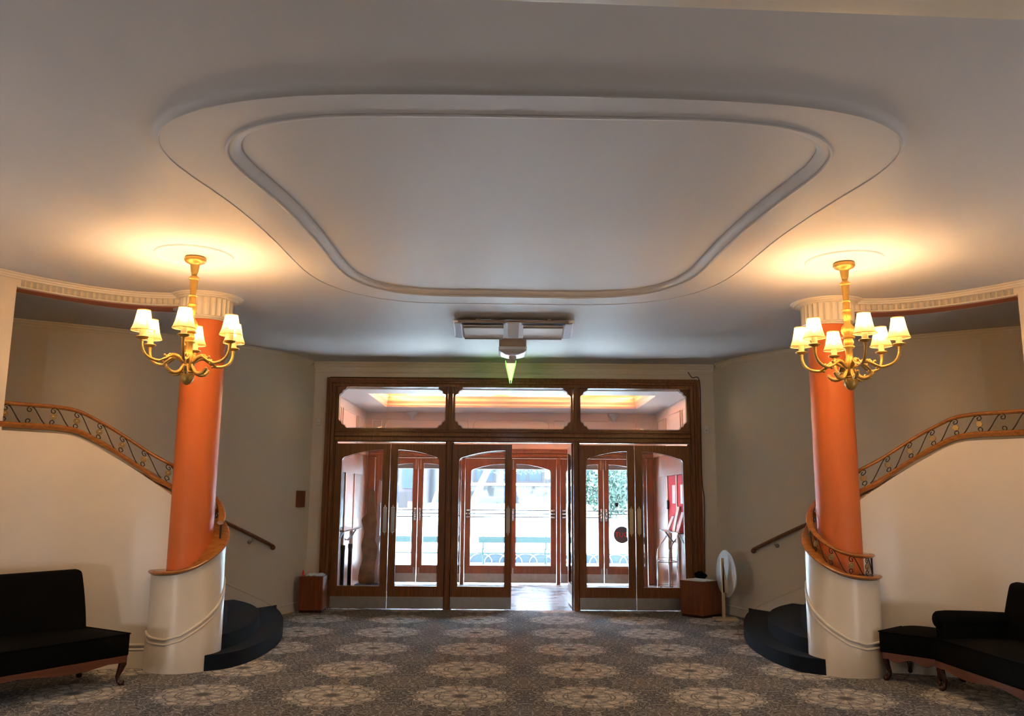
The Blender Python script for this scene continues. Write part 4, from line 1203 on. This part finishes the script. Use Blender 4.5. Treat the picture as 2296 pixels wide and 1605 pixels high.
# chrome ceiling heater: two reflectors in one long tray, hung under the ceiling
satin = metal('satin_chrome', (0.86, 0.89, 0.93), 0.25, 0.05, 0.45)
t = thing('ceiling_heater', 'long chrome twin-panel heater on the ceiling before the doors', 'heater', (0.05, 9.2, ZC - 0.04))
HX, HY0, HY1 = 0.67, 8.98, 9.42
def hz(y, d=0.0): return 3.475 - (y - HY0) / (HY1 - HY0) * 0.095 - d
mb = MB()
sec = [(HY0, 3.50), (HY0, hz(HY0)), (HY1, hz(HY1)), (HY1, 3.50)]
mb.loft([[Vector((0.05 + x, y, z)) for y, z in sec] for x in (-HX + 0.06, HX - 0.06)], caps=True)
mb.build('housing', metal('brown_enamel', (0.33, 0.25, 0.19), 0.4, 0.1, 0.3), t, smooth=0, bevel=0.005)
for x in (-0.33, 0.33):
    mb = MB()
    mb.loft([[Vector((0.05 + x + q, y, hz(y) - 0.004)) for y in (HY0 + 0.09, HY1 - 0.02)] + [Vector((0.05 + x + q, y, hz(y) + 0.01)) for y in (HY1 - 0.02, HY0 + 0.09)] for q in (-0.22, 0.22)], caps=True)
    pn = mb.build('reflector_panel', paint('bright_reflector_' + ('a' if x < 0 else 'b'), (0.90, 0.92, 0.95), 0.3, 0.03, 6, 0.6, 0), t, smooth=0)
    mb = MB()
    for y in (HY0 + 0.10, HY1 - 0.03):
        mb.tube([Vector((0.05 + x + q, y, hz(y) - 0.014)) for q in (-0.22, 0.22)], 0.011, 8)
    mb.build('heating_tube', chrome, pn)
    mb = MB().loft([[Vector((0.05 + x + q, y, hz(y) - 0.002)) for y in (HY0 + 0.02, HY0 + 0.065)] + [Vector((0.05 + x + q, y, hz(y) + 0.01)) for y in (HY0 + 0.065, HY0 + 0.02)] for q in (-0.24, 0.24)], caps=True)
    mb.build('vent_slot', blackm, t, smooth=0)
for q in (-1, 1):
    mb = MB().loft([[Vector((0.05 + q * (HX - 0.065), y, z)) for y, z in sec], [Vector((0.05 + q * (HX + 0.0), lerp(y, 9.2, 0.06), z + 0.006)) for y, z in sec]], caps=True)
    mb.loft([[Vector((0.05 + q * (HX - 0.10), y, hz(y) - 0.012)) for y in (HY0 + 0.02, HY1 - 0.02)] + [Vector((0.05 + q * (HX - 0.10), y, hz(y))) for y in (HY1 - 0.02, HY0 + 0.02)], [Vector((0.05 + q * (HX - 0.02), y, hz(y) - 0.012)) for y in (HY0 + 0.02, HY1 - 0.04)] + [Vector((0.05 + q * (HX - 0.02), y, hz(y))) for y in (HY1 - 0.04, HY0 + 0.02)]], caps=True)
    mb.build('end_cap', satin, t, smooth=0, bevel=0.006)
mb = MB().loft([[Vector((0.05 + x, y, hz(y) - 0.01)) for y in (HY0, HY1 - 0.02)] + [Vector((0.05 + x, y, hz(y) + 0.02)) for y in (HY1 - 0.02, HY0)] for x in (-0.06, 0.06)], caps=True)
mb.build('centre_bracket', greyp, t, smooth=0, bevel=0.004)
mb = MB()
for x in (-0.4, 0.4): mb.box((0.05 + x - 0.02, 9.15, 3.49), (0.05 + x + 0.02, 9.25, ZC))
mb.build('hanger', greyp, t, smooth=0)
t = thing('ceiling_projector', 'short boxy fixture with a chrome bowl, on the ceiling between heater and exit sign', 'ceiling fixture', (0.05, 10.4, ZC))
MB().box((-0.12, 10.25, 3.435), (0.22, 10.7, ZC)).build('housing', metal('tan_enamel', (0.42, 0.33, 0.26), 0.5, 0.1, 0.1), t, smooth=0, bevel=0.012)
mb = MB()
rings = []
for z, i in ((3.435, -0.006), (3.40, -0.006), (3.37, 0.02), (3.345, 0.075), (3.335, 0.11)):
    rings.append([Vector((lerp(0, 1, 0) + x, y, z)) for x, y in rrect(-0.12 + i, 0.22 - i, 10.25 + i, 10.7 - i, 0.03)])
mb.loft(rings, caps=True)
mb.build('chrome_bowl', satin, t)
MB().lathe([(0.001, 3.295), (0.03, 3.30), (0.045, 3.315), (0.05, 3.338), (0.001, 3.338)], 16, (0.05, 10.42, 0)).build('knob', greyp, t)

t = thing('exit_sign', 'wedge-shaped exit sign glowing green and yellow, hung edge-on above the doors', 'exit sign', (0.03, 11.5, ZC))
MB().box((-0.025, 11.36, 3.36), (0.085, 11.70, 3.475)).build('housing', paint('beige_plastic', (0.50, 0.45, 0.38), 0.5, 0.03), t, smooth=0, bevel=0.006)
MB().tube([(0.03, 11.5, 3.47), (0.03, 11.5, ZC)], 0.02, 12).build('stem', greyp, t)
for q in (-1, 1):
    mb = MB()
    sec = [(q * 0.070, 3.44), (q * 0.075, 3.44), (q * 0.012, 3.165), (q * 0.008, 3.165)]
    mb.loft([[Vector((0.03 + a, y, z)) for a, z in sec] for y in (11.37, 11.70)], caps=True)
    mb.build('lit_face', signg, t, smooth=0)['label'] = 'green lit face'
mb = MB().plate([(-0.061, 3.40), (0.061, 3.40), (0.009, 3.165), (-0.009, 3.165)], [], lambda a, b, t_: Vector((0.03 + a, t_, b)), 11.358, 11.366)
mb.build('end_plate', signy, t, smooth=0)['label'] = 'pale yellow glowing end'

# ================================================================== in the vestibule
for s in (-1, 1):
    nm = SIDE[s]
    xw = AV + s * 2.72
    t = thing('ticket_window', f'wooden ticket window in the {nm} vestibule wall', 'ticket window', (xw, 13.9, 1.0), 0, 'ticket windows', 'thing')
    def sb(mb, d, y0, y1, z0, z1, d0=0.0): return mb.box((min(xw - s * d, xw - s * d0), y0, z0), (max(xw - s * d, xw - s * d0), y1, z1))
    sb(MB(), 0.07, 12.75, 15.1, 1.96, 2.32).build('head_board', wood('light_orange_wood_' + nm, (0.20, 0.085, 0.035), (0.27, 0.115, 0.05), 0.35, 1), t, smooth=0)['label'] = 'light orange head board'
    for k, y in enumerate((12.98, 13.75, 14.55)):
        sb(MB(), 0.035, y, y + 0.07, 0.1, 1.96).build('jamb', pinkp, t, smooth=0)
    sb(MB(), 0.022, 13.05, 13.75, 1.06, 1.96, -0.001).build('window_panel', redp if s > 0 else legwood, t, smooth=0)
    sb(MB(), 0.022, 13.82, 14.55, 1.06, 1.96, -0.001).build('window_panel', redp if s > 0 else wood('orange_panel_wood', (0.42, 0.15, 0.05), (0.52, 0.20, 0.08), 0.35, 2), t, smooth=0)
    sb(MB(), 0.20, 12.95, 14.45, 1.045, 1.07).build('counter_ledge', chrome, t, smooth=0, bevel=0.006)
    mb = MB()
    for y in (13.1, 14.2): mb.tube(crom([(xw - s * 0.01, y, 0.86), (xw - s * 0.08, y, 0.93), (xw - s * 0.15, y, 1.04)], 5), 0.015, 8)
    mb.build('bracket', chrome, t)
    # tall dark board folded against the street wall
    mb = MB().box((min(AV + s * 2.10, AV + s * 2.42), 15.15, 0.0), (max(AV + s * 2.10, AV + s * 2.42), 15.21, 2.30))
    for q in (2.15, 2.21, 2.27, 2.33, 2.39): mb.box((AV + s * q - 0.008, 15.142, 0.0), (AV + s * q + 0.008, 15.152, 2.30))
    tag(mb.build('folding_panel', outwood, smooth=0), f'tall red brown folded wooden panel on the {nm} of the vestibule', 'panel', 'folded wooden panels')
xw = AV + 2.72
for y, z, lab in ((13.25, 1.50, 'narrow white notice on the red board, nearer one'), (13.92, 1.50, 'narrow white notice on the red board, farther one')):
    tag(MB().box((xw - 0.026, y, z), (xw - 0.023, y + 0.26, z + 0.30)).build('notice_sheet', paper, smooth=0), lab, 'notice', 'notices on the red board')
tag(MB().box((xw - 0.06, 14.46, 1.40), (xw - 0.036, 14.56, 1.55)).build('card_reader', paint('dark_green_plastic', (0.01, 0.035, 0.03), 0.4), smooth=0, bevel=0.006), 'small dark green box on the right ticket window jamb', 'device')
for k, (y, h_, lean, lab) in enumerate(((13.15, 0.30, 0.10, 'white brochure leaning at the near end of the right ledge'), (13.5, 0.38, 0.09, 'tall white brochure leaning in the middle of the right ledge'), (13.95, 0.22, 0.10, 'short pale brochure leaning at the far end of the right ledge'))):
    mb = MB().add([(xw - 0.03 - lean, y, 1.072), (xw - 0.03 - lean, y + 0.2, 1.072), (xw - 0.035, y + 0.2, 1.072 + h_), (xw - 0.035, y, 1.072 + h_), (xw - 0.045 - lean, y, 1.072), (xw - 0.045 - lean, y + 0.2, 1.072), (xw - 0.05, y + 0.2, 1.072 + h_), (xw - 0.05, y, 1.072 + h_)], [(0, 1, 2, 3), (7, 6, 5, 4), (0, 4, 5, 1), (1, 5, 6, 2), (2, 6, 7, 3), (3, 7, 4, 0)])
    tag(mb.build('brochure', paper, smooth=0), lab, 'brochure', 'brochures on the ledge')
t = thing('wire_rack', 'empty chrome wire rack with curved front rails behind the right inner door', 'rack', (2.45, 13.3, 0))
for x, y in ((2.31, 13.15), (2.47, 13.08)):
    MB().tube(crom([(x, y, 0), (x, y, 0.4), (x, y, 0.78), (x + 0.04, y + 0.03, 0.86), (x + 0.15, y + 0.16, 0.97), (x + 0.18, y + 0.22, 1.0)], 5), 0.010, 8).build('post', chrome, t)
for z in (0.22, 0.62):
    mb = MB()
    for k in range(6): mb.tube([(2.31 + 0.05 * k, 13.15 + 0.0 * k, z), (2.36 + 0.05 * k, 13.5, z)], 0.004, 6)
    mb.tube([(2.31, 13.15, z), (2.47, 13.08, z), (2.62, 13.2, z), (2.62, 13.5, z), (2.36, 13.5, z)], 0.007, 6, True)
    mb.tube([(2.31, 13.15, z + 0.07), (2.47, 13.08, z + 0.07), (2.62, 13.2, z + 0.07)], 0.004, 6)
    mb.build('shelf', chrome, t)
MB().tube([(2.62, 13.2, 0), (2.62, 13.2, 1.03)], 0.010, 8).build('post', chrome, t)
MB().tube([(2.36, 13.5, 0), (2.36, 13.5, 0.7)], 0.010, 8).build('post', chrome, t)
for x, y, lab in ((-2.47, 12.92, 'black queue post nearest the left ticket window'), (-2.44, 13.35, 'black queue post a step behind the nearest one')):
    t = thing('queue_post', lab, 'post', (x, y, 0), 0, 'black queue posts')
    MB().lathe([(0.001, 0), (0.03, 0), (0.03, 0.78), (0.036, 0.79), (0.036, 0.85), (0.001, 0.86)], 16).build('post', blackm, t, world=False)
    MB().lathe([(0.001, 0), (0.13, 0), (0.13, 0.012), (0.03, 0.03), (0.001, 0.03)], 24).build('base', blackm, t, world=False)
    MB().sphere((0, 0, 0.62), 0.012, 8).build('clip', chrome, t, world=False)
t = thing('cardboard_standee', 'tall plain cardboard display on a navy base behind the leftmost inner door', 'standee', (-2.2, 13.85, 0))
MB().box((-2.42, 13.7, 0), (-1.98, 14.05, 0.20)).build('base', navy, t, smooth=0, bevel=0.006)
ol = [(-2.16, 0.2), (-1.99, 0.2), (-1.985, 1.6), (-2.0, 1.85), (-2.03, 1.80), (-2.05, 1.9), (-2.08, 1.82), (-2.11, 1.86), (-2.13, 1.6)]
MB().plate(ol, [], lambda a, b, t_: Vector((a, t_, b)), 13.95, 13.965).build('backing_board', lilac, t, smooth=0)
ol = crom([(-2.37, 0.2), (-2.14, 0.2), (-2.13, 0.45), (-2.10, 0.75), (-2.16, 0.95), (-2.12, 1.15), (-2.15, 1.4), (-2.17, 1.66), (-2.24, 1.70), (-2.27, 1.5), (-2.30, 1.3), (-2.37, 1.2), (-2.32, 1.0), (-2.36, 0.8), (-2.33, 0.6), (-2.38, 0.4)], 4, True)
MB().plate([(q.x, q.y) for q in ol], [], lambda a, b, t_: Vector((a, t_, b)), 13.88, 13.90).build('front_cutout', paint('mottled_brown_card', (0.26, 0.17, 0.10), 0.7, 0.75, 7), t, smooth=0)

# round dark decal and red sticker on the street doors
mb = MB().lathe([(0.001, -0.001), (0.155, -0.001), (0.155, 0.001), (0.001, 0.001)], 40, (AV + 2.09, YO + 0.016, 0.90), mat=Matrix.Rotation(PI / 2, 3, 'X'))
dc = tag(mb.build('round_decal', paint('slate_blue_vinyl', (0.10, 0.11, 0.15), 0.5)), 'round slate blue decal with reversed letters on a right street door', 'decal')
cu = bpy.data.curves.new('decal_lettering', 'FONT')
cu.body = 'OUT'; cu.size = 0.12; cu.extrude = 0.0008; cu.align_x = 'CENTER'; cu.align_y = 'CENTER'
fo = bpy.data.objects.new('lettering_source', cu)
COL.objects.link(fo)
bpy.context.view_layer.update()
me = bpy.data.meshes.new_from_object(fo)
bpy.data.objects.remove(fo)
me.materials.clear(); me.materials.append(MATS['red_plastic'])
fo = bpy.data.objects.new('lettering', me)
COL.objects.link(fo)
fo.location = (AV + 2.09, YO + 0.0135, 0.90)
fo.rotation_euler = (PI / 2, 0, PI)
fo.parent = dc
tag(MB().box((AV + 2.0 - 0.03, YO + 0.014, 1.42), (AV + 2.0 + 0.03, YO + 0.0165, 1.49)).build('door_sticker', frameb, smooth=0), 'small brown square sticker on the glass above the round decal', 'sticker')

# ================================================================== the street
GZ = -0.15
mb = MB().add([(-30, YO + 0.3, GZ), (30, YO + 0.3, GZ), (30, 23.2, GZ), (-30, 23.2, GZ), (30, 31.0, 1.33), (-30, 31.0, 1.33), (30, 60, 1.4), (-30, 60, 1.4)], [(0, 1, 2, 3), (3, 2, 4, 5), (5, 4, 6, 7)])
struct(mb.build('ground', road, smooth=0), 'sunlit pale street rising beyond the doors', 'street')
struct(MB().box((-8, 16.35, 2.115), (8, 16.5, 2.9)).build('trim_13', paint('awning_grey', (0.10, 0.10, 0.115), 0.7), smooth=0), 'grey awning fascia outside above the street doors', 'awning')
def bench(x, L_, lab):
    t = thing('park_bench', lab, 'bench', (x, 22, GZ), 0, 'green benches on the street')
    MB().box((0, 0.0, 0.565), (L_, 0.04, 0.72)).build('back_slat', benchg, t, world=False, smooth=0, bevel=0.008)
    MB().box((-0.03, 0.02, 0.285), (L_, 0.42, 0.315)).build('seat_slat', benchg, t, world=False, smooth=0, bevel=0.006)
    for q in (0.12, L_ - 0.12):
        mb = MB().tube(crom([(q, 0.02, 0.74), (q, 0.03, 0.5), (q - 0.02, 0.05, 0.3), (q + 0.01, 0.03, 0.15), (q, -0.02, 0.0)], 5), 0.022, 8)
        mb.tube(crom([(q, 0.05, 0.3), (q, 0.2, 0.27), (q, 0.38, 0.2), (q, 0.40, 0.0)], 5), 0.02, 8)
        mb.sphere((q, 0.03, 0.42), 0.035, 8); mb.sphere((q, 0.03, 0.12), 0.03, 8)
        mb.build('iron_leg', benchg, t, world=False)
bench(-0.735, 1.85, 'dark green park bench in the middle, with its left leg in view')
bench(-3.1, 1.75, 'dark green park bench on the left, seen behind the second inner door')
t = thing('low_planter_edge', 'low grey planter edge behind the middle bench', 'planter edge', (0.2, 23.0, GZ))
MB().box((-1.05, 22.9, GZ), (3.9, 23.1, 0.10)).build('edge_wall', paint('blue_grey_stone', (0.02, 0.03, 0.038), 0.8), t, smooth=0)
mb = MB()
for k in range(12):
    x = -1.0 + k * 0.4
    mb.tube([(x + 0.3 - 0.3 * math.cos(a_), 22.86, GZ + 0.02 + 0.22 * math.sin(a_)) for a_ in [PI * q / 10 for q in range(11)]], 0.010, 6)
mb.build('hoop_edging', whitep, t)
t = thing('stone_house', 'pale stone house across the street with two windows', 'house', (1.2, 31, 1.3))
MB().box((-2.3, 31.0, 1.0), (7.5, 36, 2.02)).build('stone_base', stonem, t, smooth=0)
MB().box((-2.3, 31.02, 2.02), (7.5, 36, 6)).build('brick_wall', brickm, t, smooth=0)
MB().box((-2.35, 30.93, 1.98), (7.5, 31.1, 2.07)).build('sill_course', trimp, t, smooth=0)
for x0, x1 in ((-1.25, -0.45), (0.30, 1.32)):
    mb = MB()
    mb.box((x0, 30.95, 2.075), (x0 + 0.07, 31.1, 3.2)); mb.box((x1 - 0.07, 30.95, 2.075), (x1, 31.1, 3.2)); mb.box((x0 + 0.07, 30.952, 2.078), (x1 - 0.07, 31.1, 2.15))
    xm = lerp(x0, x1, 0.42)
    mb.box((xm - 0.03, 30.96, 2.1), (xm + 0.03, 31.08, 3.2))
    wf = mb.build('window', frameb, t, smooth=0)
    MB().box((x0 + 0.05, 30.99, 2.1), (x1 - 0.05, 31.01, 3.2)).build('pane', sky_glass, wf, smooth=0)
t = thing('corner_house', 'mauve and blue house front across the street at the left', 'house', (-4.5, 30, 1.2))
MB().box((-7.5, 30.2, 0.9), (-2.9, 36, 6)).build('front_wall', paint('mauve_render', (0.05, 0.036, 0.042), 0.7), t, smooth=0)
wf = MB().box((-3.75, 30.1, 1.85), (-3.1, 30.25, 3.0)).build('window', sky_glass, t, smooth=0)
MB().box((-3.85, 30.1, 1.15), (-3.2, 30.25, 1.72)).build('doorway', frameb, t, smooth=0)
MB().box((-4.5, 30.12, 1.1), (-3.95, 30.2, 3.0)).build('pilaster', brickm, t, smooth=0)
t = thing('leaning_trunk', 'pale leaning tree trunk before the stone house', 'tree trunk', (-1.0, 26.3, 0.45))
MB().tube(crom([(-1.22, 26.3, 0.40), (-1.08, 26.3, 1.2), (-0.85, 26.3, 1.9), (-0.58, 26.3, 2.5), (-0.3, 26.3, 3.3)], 6), [0.13 - 0.002 * k for k in range(25)], 12).build('trunk', barkm, t)
def leaves(c, sc, n, size):
    mb = MB()
    for _ in range(n):
        while True:
            d = Vector((random.uniform(-1, 1), random.uniform(-1, 1), random.uniform(-1, 1)))
            if d.length < 1: break
        p = Vector((c[0] + d.x * sc[0], c[1] + d.y * sc[1], c[2] + d.z * sc[2]))
        a = Vector((random.gauss(0, 1), random.gauss(0, 1), random.gauss(0, 1))).normalized()
        b_ = a.orthogonal().normalized()
        l = size * random.uniform(0.6, 1.3)
        mb.add([p - a * l, p + b_ * l * 0.45, p + a * l, p - b_ * l * 0.45], [(0, 1, 2, 3)])
    return mb
t = thing('street_tree', 'leafy green tree across the street, behind the right street doors', 'tree', (3.2, 27.5, 0.6))
leaves((3.35, 27.5, 1.9), (0.95, 0.7, 0.95), 2600, 0.075).build('foliage', leafm, t, smooth=0)
MB().tube([(3.3, 27.5, 0.5), (3.25, 27.5, 1.2), (3.4, 27.5, 2.0)], [0.09, 0.07, 0.03], 10).build('trunk', barkm, t)
t = thing('overhanging_tree', 'sparse pale green branches hanging before the house windows', 'tree', (0.4, 27, 0.6))
leaves((0.3, 27.0, 2.55), (1.6, 0.5, 0.28), 500, 0.06).build('foliage', leafm, t, smooth=0)
MB().tube([(-2.6, 27.0, 0.55), (-2.2, 27, 1.9), (-0.6, 27.0, 2.7), (1.6, 27, 2.75)], [0.06, 0.05, 0.03, 0.01], 8).build('branch', barkm, t)
t = thing('red_sign', 'small red street sign seen behind the second inner door', 'sign', (-2.97, 26, 0.4))
MB().box((-3.05, 25.97, 1.17), (-2.90, 25.99, 1.42)).build('sign_plate', redpl, t, smooth=0)
MB().tube([(-2.975, 26.0, 0.40), (-2.975, 26.0, 1.42)], 0.02, 8).build('pole', steel, t)
t = thing('orange_marker_post', 'slim orange marker post at the end of the left bench', 'post', (-1.22, 21.6, GZ))
MB().box((-1.25, 21.58, GZ), (-1.19, 21.62, 0.45)).build('post', paint('orange_plastic', (0.85, 0.35, 0.04), 0.5), t, smooth=0)
MB().box((-1.29, 21.54, GZ), (-1.15, 21.66, GZ + 0.05)).build('foot', blackm, t, smooth=0)

# settle names and labels of structure that has no category yet
for o in S.objects:
    if o.parent is None and o.get('kind') == 'structure' and not o.get('category'):
        o['category'] = o.name.split('_')[0]
